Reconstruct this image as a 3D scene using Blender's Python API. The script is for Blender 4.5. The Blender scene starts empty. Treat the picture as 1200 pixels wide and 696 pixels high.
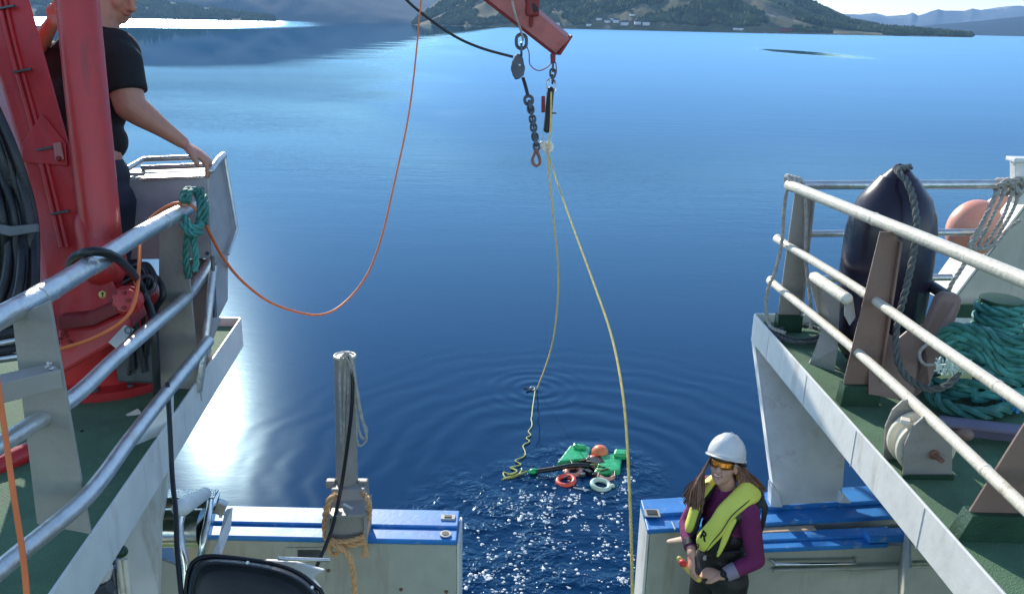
import bpy, math, random
import numpy as np
from mathutils import Vector, Matrix, noise
random.seed(7)
S = bpy.context.scene
COL = S.collection
V = Vector
rad = math.radians

# ------------------------------------------------------------------ camera
CAM = V((0, 0, 6.0)); PITCH = 17.7; ROLL = 1.2; FPX = 1000.0
_p, _r = rad(PITCH), rad(ROLL)
F = V((0, math.cos(_p), -math.sin(_p))); R0 = V((1, 0, 0)); U0 = V((0, math.sin(_p), math.cos(_p)))
R = R0*math.cos(_r) + U0*math.sin(_r); U = U0*math.cos(_r) - R0*math.sin(_r)
cd = bpy.data.cameras.new('camera'); cam = bpy.data.objects.new('camera', cd); COL.objects.link(cam)
cd.sensor_width = 36; cd.lens = 30; cd.clip_start = .05; cd.clip_end = 60000
m = Matrix((R, U, -F)).transposed().to_4x4(); m.translation = CAM; cam.matrix_world = m
S.camera = cam

# ------------------------------------------------------------------ sun, sky, exposure
SUN_EL, SUN_AZ = 24.6, -20.9          # azimuth from +Y, negative to the left
sd = V((math.sin(rad(SUN_AZ))*math.cos(rad(SUN_EL)), math.cos(rad(SUN_AZ))*math.cos(rad(SUN_EL)), math.sin(rad(SUN_EL))))
w = bpy.data.worlds.new('World'); S.world = w; w.use_nodes = True
nt = w.node_tree; bg = nt.nodes['Background']
sky = nt.nodes.new('ShaderNodeTexSky'); sky.sky_type = 'NISHITA'; sky.sun_disc = False
sky.sun_elevation = rad(SUN_EL); sky.sun_rotation = rad(SUN_AZ); sky.altitude = 0
sky.air_density = 1.0; sky.dust_density = 0.0; sky.ozone_density = 2.5
hs_ = nt.nodes.new('ShaderNodeHueSaturation'); hs_.inputs['Saturation'].default_value = .95; hs_.inputs['Hue'].default_value = .5
nt.links.new(sky.outputs[0], hs_.inputs['Color']); nt.links.new(hs_.outputs[0], bg.inputs[0]); bg.inputs[1].default_value = 0.15
ld = bpy.data.lights.new('sun', 'SUN'); ld.energy = 4.6; ld.angle = rad(.5); ld.color = (1, .93, .82)
sun = bpy.data.objects.new('sun', ld); COL.objects.link(sun); sun.location = sd*50
sun.rotation_euler = sd.to_track_quat('Z', 'Y').to_euler()
S.view_settings.view_transform = 'Standard'; S.view_settings.look = 'None'; S.view_settings.exposure = 0.8
S.cycles.max_bounces = 6; S.cycles.volume_bounces = 0; S.cycles.caustics_reflective = False
S.cycles.caustics_refractive = False; S.cycles.sample_clamp_indirect = 4
S.cycles.use_denoising = True; S.cycles.transparent_max_bounces = 8

# ------------------------------------------------------------------ pixel of the 1200x696 photo -> point
def ray(px, py): return R*((px-600)/FPX) + U*((348-py)/FPX) + F
def P(px, py, d): return CAM + ray(px, py)*d
def Pz(px, py, z): v = ray(px, py); return CAM + v*((z-CAM.z)/v.z)
def PY(px, py, Y): v = ray(px, py); return CAM + v*(Y/v.y)

# ------------------------------------------------------------------ materials
def mat(name, col, rough=.5, metal=0, var=.12, scale=8, bump=.0, bscale=60, dirt=None, damt=.45, dscale=3, spec=.5, coat=0, tr=0, sss=0, streak=1.0):
    m = bpy.data.materials.new(name); m.use_nodes = True; n = m.node_tree.nodes; L = m.node_tree.links
    b = n['Principled BSDF']; b.inputs['Roughness'].default_value = rough; b.inputs['Metallic'].default_value = metal
    b.inputs['Specular IOR Level'].default_value = spec; b.inputs['Coat Weight'].default_value = coat
    if tr: b.inputs['Transmission Weight'].default_value = tr
    if sss: b.inputs['Subsurface Weight'].default_value = sss; b.inputs['Subsurface Scale'].default_value = .01
    g = n.new('ShaderNodeNewGeometry')
    a = n.new('ShaderNodeTexNoise'); a.inputs['Scale'].default_value = scale; a.inputs['Detail'].default_value = 6
    L.new(g.outputs['Position'], a.inputs['Vector'])
    mr = n.new('ShaderNodeMapRange'); mr.inputs[1].default_value = .3; mr.inputs[2].default_value = .7
    mr.inputs[3].default_value = 1-var; mr.inputs[4].default_value = 1+var; L.new(a.outputs[0], mr.inputs[0])
    mx = n.new('ShaderNodeMix'); mx.data_type = 'RGBA'; mx.blend_type = 'MULTIPLY'; mx.inputs[0].default_value = 1
    mx.inputs[6].default_value = (*col, 1); L.new(mr.outputs[0], mx.inputs[7]); out = mx.outputs[2]
    if dirt:
        d = n.new('ShaderNodeTexNoise'); d.inputs['Scale'].default_value = dscale; d.inputs['Detail'].default_value = 9
        d.inputs['Roughness'].default_value = .7; mp = n.new('ShaderNodeMapping'); mp.inputs['Scale'].default_value = (1, 1, streak); L.new(g.outputs['Position'], mp.inputs[0]); L.new(mp.outputs[0], d.inputs['Vector'])
        dr = n.new('ShaderNodeMapRange'); dr.inputs[1].default_value = .56; dr.inputs[2].default_value = .72
        dr.inputs[4].default_value = damt; L.new(d.outputs[0], dr.inputs[0])
        m2 = n.new('ShaderNodeMix'); m2.data_type = 'RGBA'; L.new(dr.outputs[0], m2.inputs[0]); L.new(out, m2.inputs[6])
        m2.inputs[7].default_value = (*dirt, 1); out = m2.outputs[2]
    L.new(out, b.inputs['Base Color'])
    r2 = n.new('ShaderNodeMapRange'); r2.inputs[3].default_value = max(0.02, rough-.1); r2.inputs[4].default_value = min(1, rough+.12)
    L.new(a.outputs[0], r2.inputs[0]); L.new(r2.outputs[0], b.inputs['Roughness'])
    if bump:
        t = n.new('ShaderNodeTexNoise'); t.inputs['Scale'].default_value = bscale; t.inputs['Detail'].default_value = 4
        L.new(g.outputs['Position'], t.inputs['Vector'])
        bu = n.new('ShaderNodeBump'); bu.inputs['Strength'].default_value = bump; bu.inputs['Distance'].default_value = .01
        L.new(t.outputs[0], bu.inputs['Height']); L.new(bu.outputs[0], b.inputs['Normal'])
    return m
RUST = (.22, .09, .04)
M = dict(
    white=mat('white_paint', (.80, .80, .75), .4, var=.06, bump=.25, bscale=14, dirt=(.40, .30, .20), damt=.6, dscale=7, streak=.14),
    inner=mat('shaded_weathered_white', (.50, .50, .42), .45, var=.07, bump=.2, bscale=9, dirt=(.33, .25, .17), damt=.55, dscale=7, streak=.12),  # streaky white paint with the inboard shade put into its greyer base
    blue=mat('blue_deck_paint', (.03, .24, .64), .5, var=.15, scale=6, bump=.12, bscale=30, dirt=(.40, .50, .58), damt=.75, dscale=14),
    green=mat('green_deck_paint', (.09, .19, .10), .75, var=.2, scale=5, bump=1.0, bscale=160, dirt=(.2, .25, .18), damt=.5, dscale=6),
    dgreen=mat('dark_green_paint', (.015, .06, .03), .5, var=.2, bump=.3),
    galv=mat('galvanised_tube', (.62, .63, .62), .33, metal=.75, var=.12, scale=14, bump=.35, bscale=45, dirt=(.5, .42, .32), damt=.6, dscale=8),
    cream=mat('cream_painted_tube', (.80, .73, .57), .35, var=.08, scale=12, bump=.35, bscale=40, dirt=(.35, .22, .12), damt=.6, dscale=9),
    post=mat('brown_plate', (.25, .155, .12), .5, var=.1, scale=5, bump=.25, bscale=30, dirt=(.16, .10, .08), damt=.6, dscale=4),  # browner and darker than the grey plate
    gpost=mat('grey_painted_plate', (.36, .34, .30), .5, var=.1, scale=5, bump=.35, bscale=30, dirt=(.24, .2, .16), damt=.6, dscale=4),
    alu=mat('brushed_aluminium', (.40, .40, .41), .5, metal=.12, var=.12, scale=9, bump=.15, bscale=90, dirt=(.35, .3, .28), damt=.4),
    steel=mat('stainless_steel', (.72, .70, .66), .2, metal=1, var=.08, bump=.1, bscale=30, dirt=(.5, .42, .32), damt=.4, dscale=6),
    red=mat('red_crane_paint', (.52, .028, .03), .4, var=.1, scale=7, bump=.15, bscale=60, dirt=(.20, .03, .03), damt=.7, dscale=9, streak=.15, coat=.15),
    dred=mat('dark_red_paint', (.22, .018, .02), .5, var=.15),
    pink=mat('pale_lit_red_paint', (.48, .17, .16), .5, var=.12, dirt=(.3, .06, .05), damt=.5, dscale=5),  # paler red: on the jib it holds the sunlight of the lit side
    black=mat('black_rubber', (.012, .012, .013), .38, var=.2, bump=.1),
    hose=mat('black_hydraulic_hose', (.02, .021, .024), .42, var=.3, bump=.4, bscale=90),
    fender=mat('dark_fender_rubber', (.022, .014, .03), .25, var=.3, scale=4, bump=.15, bscale=12, dirt=(.07, .065, .06), damt=.5, dscale=2),
    navy=mat('black_plastic_cover', (.016, .017, .024), .35, var=.15, bump=.05),
    orange=mat('orange_cable', (.85, .20, .05), .5, var=.08),
    yellow=mat('yellow_rope', (.78, .60, .16), .6, var=.15, scale=30),
    lime=mat('yellow_green_line', (.38, .42, .10), .55, var=.15),
    teal=mat('turquoise_rope', (.04, .19, .15), .6, var=.25, scale=14, dirt=(.5, .6, .5), damt=.3, dscale=14),
    tealk=mat('light_turquoise_rope', (.07, .30, .25), .65, var=.3, scale=14),
    grope=mat('grey_rope', (.46, .43, .38), .8, var=.25, scale=30),
    drope=mat('dark_grey_rope', (.13, .14, .13), .8, var=.25, scale=30),
    orope=mat('pale_orange_rope', (.72, .42, .20), .8, var=.2, scale=30),
    buoy=mat('faded_orange_buoy', (.85, .36, .25), .4, var=.06, scale=3, dirt=(.85, .66, .58), damt=.8, dscale=5),
    rov=mat('green_float_foam', (.02, .42, .13), .25, var=.3, scale=12, bump=.6, bscale=25, dirt=(.10, .5, .35), damt=.8, dscale=9),
    decal=mat('white_decal', (.7, .7, .68), .5), rovd=mat('dark_green_float_foam', (.02, .26, .08), .4, var=.15),
    ringr=mat('red_float_ring', (.80, .10, .06), .4, dirt=(.85, .6, .5), damt=.7, dscale=10),
    ringp=mat('pink_float_ring', (.78, .36, .24), .4),
    ringw=mat('pale_green_float_ring', (.50, .65, .52), .4),
    rust=mat('rusty_steel', (.25, .12, .08), .7, var=.3, bump=.6),
    dsteel=mat('dark_galvanised_steel', (.11, .12, .13), .45, metal=.5, var=.25, bump=.3),
    skin=mat('skin', (.68, .38, .27), .5, var=.05, scale=20, sss=.08),
    skinm=mat('tanned_skin', (.52, .25, .17), .5, var=.06, scale=20, sss=.08),
    helmet=mat('white_helmet_plastic', (.80, .79, .74), .28, var=.02, coat=.2),
    vest=mat('fluorescent_yellow_fabric', (.84, .86, .14), .6, var=.05, bump=.25, bscale=70),
    vestlit=mat('yellow_fabric_lining', (.85, .78, .03), .6, var=.05),
    purple=mat('purple_knit', (.20, .022, .11), .8, var=.12, scale=14, bump=.4, bscale=120),
    cuff=mat('lilac_grey_knit', (.34, .28, .36), .8, bump=.4, bscale=120),
    overall=mat('black_waterproof_fabric', (.022, .018, .017), .55, var=.25, bump=.6, bscale=25),
    tee=mat('black_cotton', (.009, .009, .011), .85, var=.2, bump=.5, bscale=18),
    jeans=mat('dark_blue_denim', (.02, .025, .045), .8, var=.2),
    hair=mat('brown_hair', (.17, .07, .032), .42, var=.35, scale=40),
    hairb=mat('brown_hair_highlight', (.30, .14, .065), .42, var=.3, scale=40),
    lens=mat('orange_mirror_lens', (.55, .18, .02), .08, metal=.85, var=.7, scale=35),
    teeth=mat('teeth', (.8, .76, .7), .3), lips=mat('lips', (.5, .14, .11), .4),
    wood=mat('pale_worn_wood', (.62, .44, .30), .6, var=.2, scale=20),
    paper=mat('pale_sticker', (.6, .62, .62), .5, var=.03), yellowst=mat('yellow_sticker', (.72, .58, .14), .5),
    tan=mat('yellow_plastic', (.8, .55, .12), .4), redp=mat('red_plastic', (.8, .05, .03), .35),
    screen=mat('black_print', (.01, .01, .01), .5),
)

# ------------------------------------------------------------------ mesh building
class MB:
    def __init__(s): s.v = []; s.f = []
    def add(s, vs, fs):
        o = len(s.v); s.v += [tuple(v) for v in vs]; s.f += [tuple(i+o for i in f) for f in fs]; return s
    def prism(s, pts, ex):                   # polygon of 3D points pushed along a vector
        n = len(pts); ex = V(ex); pts = [V(p) for p in pts]
        fs = [tuple(range(n))[::-1], tuple(range(n, 2*n))] + [(i, (i+1) % n, n+(i+1) % n, n+i) for i in range(n)]
        return s.add(pts+[p+ex for p in pts], fs)
    def box(s, c, sz, rot=None):
        c = V(c); vs = [V((x*sz[0]/2, y*sz[1]/2, z*sz[2]/2)) for z in (-1, 1) for x, y in ((-1, -1), (1, -1), (1, 1), (-1, 1))]
        if rot is not None: vs = [rot @ v for v in vs]
        return s.add([c+v for v in vs], [(3, 2, 1, 0), (4, 5, 6, 7), (0, 1, 5, 4), (1, 2, 6, 5), (2, 3, 7, 6), (3, 0, 4, 7)])
    def bar(s, a, b, wd, h, up=(0, 0, 1)):   # box beam from a to b
        a, b = V(a), V(b); d = (b-a).normalized(); sd_ = d.cross(V(up)).normalized(); u = sd_.cross(d)
        return s.box((a+b)/2, ((b-a).length, wd, h), Matrix((d, sd_, u)).transposed())
    def tube(s, pts, r, n=8, cap=True, flat=1.0, ref=None, closed=False, roundcap=False):
        pts = [V(p) for p in pts]; N = len(pts)
        rs = list(r) if hasattr(r, '__len__') else [r]*N
        if roundcap:
            d0 = (pts[0]-pts[1]).normalized(); d1 = (pts[-1]-pts[-2]).normalized()
            hd = [(pts[0]+d0*rs[0]*math.sin(a), rs[0]*math.cos(a)) for a in (1.35, .9, .45)]
            tl = [(pts[-1]+d1*rs[-1]*math.sin(a), rs[-1]*math.cos(a)) for a in (.45, .9, 1.35)]
            pts = [h[0] for h in hd]+pts+[t[0] for t in tl]; rs = [h[1] for h in hd]+rs+[t[1] for t in tl]; N = len(pts)
        o = len(s.v); t = []
        for i in range(N):
            a = pts[(i-1) % N] if (i or closed) else pts[0]; b = pts[(i+1) % N] if (i < N-1 or closed) else pts[-1]
            t.append((b-a).normalized() if (b-a).length > 1e-9 else V((0, 0, 1)))
        u = V(ref) if ref else (V((0, 0, 1)) if abs(t[0].z) < .9 else V((0, 1, 0)))
        for i in range(N):
            if ref: u = V(ref)
            u = (u - t[i]*u.dot(t[i])); u = u.normalized() if u.length > 1e-6 else t[i].orthogonal().normalized()
            q = t[i].cross(u)
            for k in range(n):
                a = 2*math.pi*k/n; s.v.append(tuple(pts[i]+(u*math.cos(a)*flat+q*math.sin(a))*rs[i]))
        for i in range(N if closed else N-1):
            j = (i+1) % N
            for k in range(n):
                l = (k+1) % n; s.f.append((o+i*n+k, o+i*n+l, o+j*n+l, o+j*n+k))
        if cap and not closed: s.f.append(tuple(o+k for k in range(n))[::-1]); s.f.append(tuple(o+(N-1)*n+k for k in range(n)))
        return s
    def lathe(s, c, ax, prof, n=24):         # prof: (distance along axis, radius)
        c, ax = V(c), V(ax).normalized(); u = ax.orthogonal().normalized(); q = ax.cross(u); o = len(s.v)
        for z, r in prof:
            for k in range(n):
                a = 2*math.pi*k/n; s.v.append(tuple(c+ax*z+(u*math.cos(a)+q*math.sin(a))*max(r, 1e-4)))
        for i in range(len(prof)-1):
            for k in range(n):
                l = (k+1) % n; s.f.append((o+i*n+k, o+i*n+l, o+(i+1)*n+l, o+(i+1)*n+k))
        s.f.append(tuple(o+k for k in range(n))[::-1]); s.f.append(tuple(o+(len(prof)-1)*n+k for k in range(n)))
        return s
    def ell(s, c, r, rot=None, n=16, mrows=10):
        vs = []; c = V(c)
        for i in range(mrows+1):
            a = math.pi*(i+.02)/(mrows+.04)
            for k in range(n):
                b = 2*math.pi*k/n; v = V((r[0]*math.sin(a)*math.cos(b), r[1]*math.sin(a)*math.sin(b), r[2]*math.cos(a)))
                vs.append(c+(rot @ v if rot is not None else v))
        fs = [(i*n+k, (i+1)*n+k, (i+1)*n+(k+1) % n, i*n+(k+1) % n) for i in range(mrows) for k in range(n)]
        fs += [tuple(range(n)), tuple(mrows*n+k for k in range(n))[::-1]]
        return s.add(vs, fs)
    def torus(s, c, ax, Rr, r, n=24, k=8, sx=1.0, u=None):
        c, ax = V(c), V(ax).normalized(); u = V(u).normalized() if u else ax.orthogonal().normalized(); q = ax.cross(u)
        return s.tube([c+(u*math.cos(2*math.pi*i/n)*sx+q*math.sin(2*math.pi*i/n))*Rr for i in range(n)], r, k, closed=True)
    def rope(s, pts, r, pitch=None, strands=3, n=6):
        pts = smooth(pts, max(.012, r*.8)); pitch = pitch or r*7; L = 0
        t_prev = (pts[1]-pts[0]).normalized(); u = t_prev.orthogonal().normalized(); paths = [[] for _ in range(strands)]
        for i, p in enumerate(pts):
            if i: L += (p-pts[i-1]).length
            t = (pts[min(i+1, len(pts)-1)]-pts[max(i-1, 0)]).normalized(); u = (u-t*u.dot(t)).normalized(); q = t.cross(u)
            for k in range(strands):
                a = 2*math.pi*(L/pitch+k/strands); paths[k].append(p+(u*math.cos(a)+q*math.sin(a))*r*.56)
        for pth in paths: s.tube(pth, r*.50, n)
        return s
    def xf(s, mtx): s.v = [tuple(mtx @ V(v)) for v in s.v]; return s
    def build(s, name, m, parent=None, smooth_=False, bevel=0, remesh=0, subd=0, sm=0):
        vs = np.array(s.v, dtype=float)
        if parent is not None: org = np.array(worldloc(parent))
        else: org = np.array([(vs[:, 0].min()+vs[:, 0].max())/2, (vs[:, 1].min()+vs[:, 1].max())/2, vs[:, 2].min()])
        me = bpy.data.meshes.new(name); me.from_pydata([tuple(v) for v in vs-org], [], s.f); me.materials.append(m)
        if smooth_ or remesh:
            for p in me.polygons: p.use_smooth = True
        o = bpy.data.objects.new(name, me); COL.objects.link(o)
        if parent is not None: o.parent = parent
        else: o.location = org
        if remesh:
            a = o.modifiers.new('remesh', 'REMESH'); a.mode = 'VOXEL'; a.voxel_size = remesh; a.use_smooth_shade = True
            if sm: b = o.modifiers.new('smooth', 'SMOOTH'); b.iterations = sm; b.factor = .5
        if bevel:
            a = o.modifiers.new('bevel', 'BEVEL'); a.width = bevel; a.segments = 2; a.limit_method = 'ANGLE'; a.angle_limit = rad(35)
        if smooth_ and not remesh:
            try: me.shade_auto_smooth
            except Exception: pass
        if smooth_ == 'auto' or (bevel and smooth_): me.set_sharp_from_angle(angle=rad(40))
        elif smooth_: me.set_sharp_from_angle(angle=rad(50))
        return o
def worldloc(o):
    p = V(o.location)
    while o.parent is not None: o = o.parent; p = p+V(o.location)
    return p
def smooth(pts, step):                       # Catmull-Rom through the points, even steps
    pts = [V(p) for p in pts]
    if len(pts) == 2: pts = [pts[0], (pts[0]+pts[1])/2, pts[1]]
    q = [pts[0]*2-pts[1]]+pts+[pts[-1]*2-pts[-2]]; out = []
    for i in range(1, len(q)-2):
        a, b, c, d = q[i-1:i+3]; n = max(2, int((c-b).length/step))
        for k in range(n):
            t = k/n; out.append(.5*((2*b)+(c-a)*t+(2*a-5*b+4*c-d)*t*t+(3*b-a-3*c+d)*t**3))
    return out+[pts[-1]]
def tag(o, label=None, cat=None, group=None, kind=None):
    if label: o['label'] = label
    if cat: o['category'] = cat
    if group: o['group'] = group
    if kind: o['kind'] = kind
    return o
def thing(name, loc, label, cat, group=None):
    o = bpy.data.objects.new(name, None); COL.objects.link(o); o.location = V(loc); o.empty_display_size = .1
    return tag(o, label, cat, group)
def cable(name, pts, r, m, label, cat, parent=None, step=.04, n=8, group=None, rope=False):
    b = MB(); b.rope(pts, r) if rope else b.tube(smooth(pts, step), r, n)
    o = b.build(name, m, parent, True)
    return tag(o, label, cat, group) if parent is None else o

ZD, ZR, ZM, ZB = 3.87, 4.95, 2.04, 2.9      # upper deck, rail top, main deck, bulwark top
LEFT_BITS = []

# ================================================================== SETTING: water, hills, haze
def node_water():
    m = bpy.data.materials.new('sea_water'); m.use_nodes = True; N = m.node_tree.nodes; L = m.node_tree.links
    b = N['Principled BSDF']
    g = N.new('ShaderNodeNewGeometry'); sx = N.new('ShaderNodeSeparateXYZ'); L.new(g.outputs['Position'], sx.inputs[0])
    def MA(op, a, b_=None, c=None, clamp=False):
        n = N.new('ShaderNodeMath'); n.operation = op; n.use_clamp = clamp
        for i, x in enumerate((a, b_, c)):
            if x is None: continue
            if isinstance(x, (int, float)): n.inputs[i].default_value = x
            else: L.new(x, n.inputs[i])
        return n.outputs[0]
    def SM(x, lo, hi, a=0, c=1):
        n = N.new('ShaderNodeMapRange'); n.interpolation_type = 'SMOOTHSTEP'; n.inputs[1].default_value = lo
        n.inputs[2].default_value = hi; n.inputs[3].default_value = a; n.inputs[4].default_value = c; L.new(x, n.inputs[0]); return n.outputs[0]
    def NZ(scale, sxyz=(1, 1, 1), det=2, rough=.5, dist=0):
        mp = N.new('ShaderNodeMapping'); mp.inputs['Scale'].default_value = sxyz; L.new(g.outputs['Position'], mp.inputs[0])
        n = N.new('ShaderNodeTexNoise'); n.inputs['Scale'].default_value = scale; n.inputs['Detail'].default_value = det
        n.inputs['Roughness'].default_value = rough; n.inputs['Distortion'].default_value = dist; L.new(mp.outputs[0], n.inputs['Vector']); return n.outputs[0]
    def dist(cx, cy, kx=1, ky=1):
        dx = MA('MULTIPLY', MA('SUBTRACT', sx.outputs[0], cx), kx); dy = MA('MULTIPLY', MA('SUBTRACT', sx.outputs[1], cy), ky)
        return MA('SQRT', MA('ADD', MA('MULTIPLY', dx, dx), MA('MULTIPLY', dy, dy)))
    X, Y = sx.outputs[0], sx.outputs[1]; D = dist(0, 0)
    # calm slick along the left shore and a small one off the headland, where the hills mirror
    wob = MA('MULTIPLY', MA('SUBTRACT', NZ(.05, (.6, 1, 1), 5, .65), .5), 50)
    calm = MA('MULTIPLY', SM(MA('ADD', X, wob), -46, -18, 1, 0), SM(MA('ADD', Y, wob), 104, 124))
    sl = SM(MA('ADD', dist(81, 252, 1, .17), MA('MULTIPLY', wob, .10)), 5, 10, 1, 0)
    calm = MA('MAXIMUM', calm, sl)
    farw = MA('MULTIPLY', SM(MA('ADD', D, MA('MULTIPLY', wob, 4)), 470, 620), SM(X, -230, -120, 1, 0)); farw = MA('MULTIPLY', farw, SM(MA('DIVIDE', X, D), -.30, -.16, 1, 0)); calm = MA('MULTIPLY', calm, MA('SUBTRACT', 1, farw))
    rip = MA('SUBTRACT', 1, MA('MULTIPLY', calm, .96))
    # height field, metres
    rov = P(690, 560, 1); rv = Pz(690, 548, 0); ent = Pz(628, 456, 0)
    amp = SM(D, 17, 38, .12, 1)
    w1 = MA('MULTIPLY', NZ(1.0, (.25, .8, 1), 2), .022)           # long swell ripples, crests across the view
    w2 = MA('MULTIPLY', NZ(1.0, (1.5, 4.5, 1), 3, .6), .016)
    w3 = MA('MULTIPLY', NZ(1.0, (7, 15, 1), 2), .0022)
    patch = SM(NZ(.05, (.5, 1, 1), 3), .35, .65, .35, 1)
    base = MA('MULTIPLY', MA('MULTIPLY', MA('MULTIPLY', MA('ADD', MA('ADD', w1, w2), w3), rip), patch), amp)
    d1 = MA('ADD', dist(rv.x, rv.y), MA('MULTIPLY', NZ(.7), .9)); d2 = dist(ent.x, ent.y)
    r1 = MA('MULTIPLY', MA('MULTIPLY', MA('SINE', MA('MULTIPLY', d1, 12.5)), SM(d1, .7, 6.5, 1, 0)), MA('MULTIPLY', NZ(.9, (1, 1, 1), 2), .008))
    r2 = MA('MULTIPLY', MA('MULTIPLY', MA('SINE', MA('MULTIPLY', d2, 26)), SM(d2, .05, 1.4, 1, 0)), .003)
    ch = MA('MULTIPLY', MA('ADD', SM(dist(.1, 8.6, .62, .40), .35, 1.25, 1, 0), SM(dist(rv.x, rv.y-.2, 1, 1), .5, 1.35, .8, 0)), 1, clamp=True)
    c1 = MA('MULTIPLY', MA('ADD', MA('MULTIPLY', NZ(7.5, (1, 1, 1), 2, .5, .6), .055), MA('MULTIPLY', NZ(17, (1, 1, 1), 1, .5, .4), .016)), ch)
    c1 = MA('MULTIPLY', c1, SM(NZ(1.6, (1, 1, 1), 2), .38, .58, .25, 1))
    h = MA('ADD', MA('ADD', base, r1), MA('ADD', r2, c1))
    bu = N.new('ShaderNodeBump'); bu.inputs['Strength'].default_value = 1; bu.inputs['Distance'].default_value = 1
    L.new(h, bu.inputs['Height'])
    al = MA('ADD', MA('MAXIMUM', SM(D, 34, 150, .034, .25), MA('MULTIPLY', MA('MULTIPLY', SM(MA('ADD', MA('DIVIDE', X, D), MA('MULTIPLY', NZ(.03, (1, 1, 1), 4, .6), .35)), -.10, .14), SM(D, 18, 62)), .46)), MA('MULTIPLY', farw, SM(NZ(.004, (.4, 3, 1), 4, .6), .35, .65, .20, .36)))
    al = MA('MULTIPLY', al, MA('SUBTRACT', 1, MA('MULTIPLY', calm, .85)))
    out = N['Material Output']; N.remove(b)
    g1 = N.new('ShaderNodeBsdfAnisotropic'); g1.distribution = 'BECKMANN'; L.new(al, g1.inputs['Roughness'])
    g2 = N.new('ShaderNodeBsdfAnisotropic'); g2.distribution = 'GGX'; g2.inputs['Roughness'].default_value = .19
    for q in (g1, g2): q.inputs['Color'].default_value = (.60, .86, 1, 1)
    gm = N.new('ShaderNodeMixShader'); L.new(SM(D, 15, 38, .09, 0), gm.inputs[0]); L.new(g1.outputs[0], gm.inputs[1]); L.new(g2.outputs[0], gm.inputs[2])
    df = N.new('ShaderNodeBsdfDiffuse'); df.inputs['Color'].default_value = (.001, .026, .082, 1)
    fr = N.new('ShaderNodeFresnel'); fr.inputs['IOR'].default_value = 1.34; mx = N.new('ShaderNodeMixShader')
    for q in (g1, g2, df, fr): L.new(bu.outputs[0], q.inputs['Normal'])
    L.new(fr.outputs[0], mx.inputs[0]); L.new(df.outputs[0], mx.inputs[1]); L.new(gm.outputs[0], mx.inputs[2]); L.new(mx.outputs[0], out.inputs['Surface'])
    return m
WATER = node_water()
b = MB(); n_ = 48                                     # disc of water out past the far shores, plus a fine-edged inner sheet
ringsR = [0, 4, 10, 30, 100, 400, 1500, 5000, 30000]
for Rr in ringsR[1:]:
    for k in range(n_): b.v.append((Rr*math.cos(2*math.pi*k/n_), Rr*math.sin(2*math.pi*k/n_), 0))
b.v.append((0, 0, 0)); c0 = len(b.v)-1
for k in range(n_): b.f.append((c0, k, (k+1) % n_))
for i in range(len(ringsR)-2):
    for k in range(n_): l = (k+1) % n_; b.f.append((i*n_+k, (i+1)*n_+k, (i+1)*n_+l, i*n_+l))
tag(b.build('water', WATER), 'calm deep blue fjord water with fine ripples', None, None, 'structure')

def hillmat(name, a, c, rock, scale):
    m = bpy.data.materials.new(name); m.use_nodes = True; N = m.node_tree.nodes; L = m.node_tree.links; b = N['Principled BSDF']
    b.inputs['Roughness'].default_value = .95; b.inputs['Specular IOR Level'].default_value = .1
    g = N.new('ShaderNodeNewGeometry'); t = N.new('ShaderNodeTexNoise'); t.inputs['Scale'].default_value = scale; t.inputs['Detail'].default_value = 8
    t.inputs['Roughness'].default_value = .65; L.new(g.outputs['Position'], t.inputs['Vector'])
    r = N.new('ShaderNodeValToRGB'); L.new(t.outputs[0], r.inputs[0]); e = r.color_ramp.elements
    e[0].position = .38; e[0].color = (*a, 1); e[1].position = .58; e[1].color = (*c, 1)
    x = e.new(.68); x.color = (*rock, 1)
    L.new(r.outputs[0], b.inputs['Base Color'])
    return m
HM = hillmat('hillside_heath', (.07, .09, .045), (.17, .15, .08), (.34, .31, .24), .02)
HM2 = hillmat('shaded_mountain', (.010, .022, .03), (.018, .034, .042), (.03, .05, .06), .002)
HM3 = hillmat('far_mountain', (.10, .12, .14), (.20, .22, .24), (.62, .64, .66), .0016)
def interp(tab, x):
    return float(np.interp(x, [t[0] for t in tab], [t[1] for t in tab]))
def hill(name, tab, D0, D1, mtl, label, nx=260, ny=40, rough=.18, nscale=.004, back=1.4, seed=0, shore=None):
    x0, x1 = tab[0][0], tab[-1][0]; b = MB(); H = []
    for i in range(nx+1):
        px = x0+(x1-x0)*i/nx; v = ray(px, interp(tab, px)); hy = math.hypot(v.x, v.y); dx, dy = v.x/hy, v.y/hy
        ht = max(0.3, 6+D1*v.z/hy)
        s0 = D0 if shore is None else interp(shore, px)
        for j in range(ny+1):
            t = j/ny
            if t < .72: u = t/.72; D = s0+(D1-s0)*u; z = ht*(u**.85)
            else: u = (t-.72)/.28; D = D1+(D1*back-D1)*u; z = ht*(1-u)
            p = V((dx*D, dy*D, 0)); nz = noise.fractal(V((p.x*nscale+seed, p.y*nscale, seed)), 1.0, 2.1, 6)
            nz2 = noise.fractal(V((p.x*nscale*6+seed, p.y*nscale*6, 3)), 1.0, 2.0, 4)
            env = math.sin(math.pi*min(1, t/.72)) if t < .72 else .25
            z = max(-1.5 if j in (0,) else .2, z + ht*rough*nz*(.25+env) + ht*.03*nz2) if j not in (0, ny) else -1.5
            b.v.append((p.x, p.y, z))
    for i in range(nx):
        for j in range(ny):
            a = i*(ny+1)+j; b.f.append((a, a+ny+1, a+ny+2, a+1))
    o = b.build(name, mtl, None, True); tag(o, label, None, None, 'structure'); o.data.shade_smooth(); return o, b
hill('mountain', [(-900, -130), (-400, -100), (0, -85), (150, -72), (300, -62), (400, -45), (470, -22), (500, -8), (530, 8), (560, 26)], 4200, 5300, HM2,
     'steep shaded blue mountain on the left', rough=.025, nscale=.0009)
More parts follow.
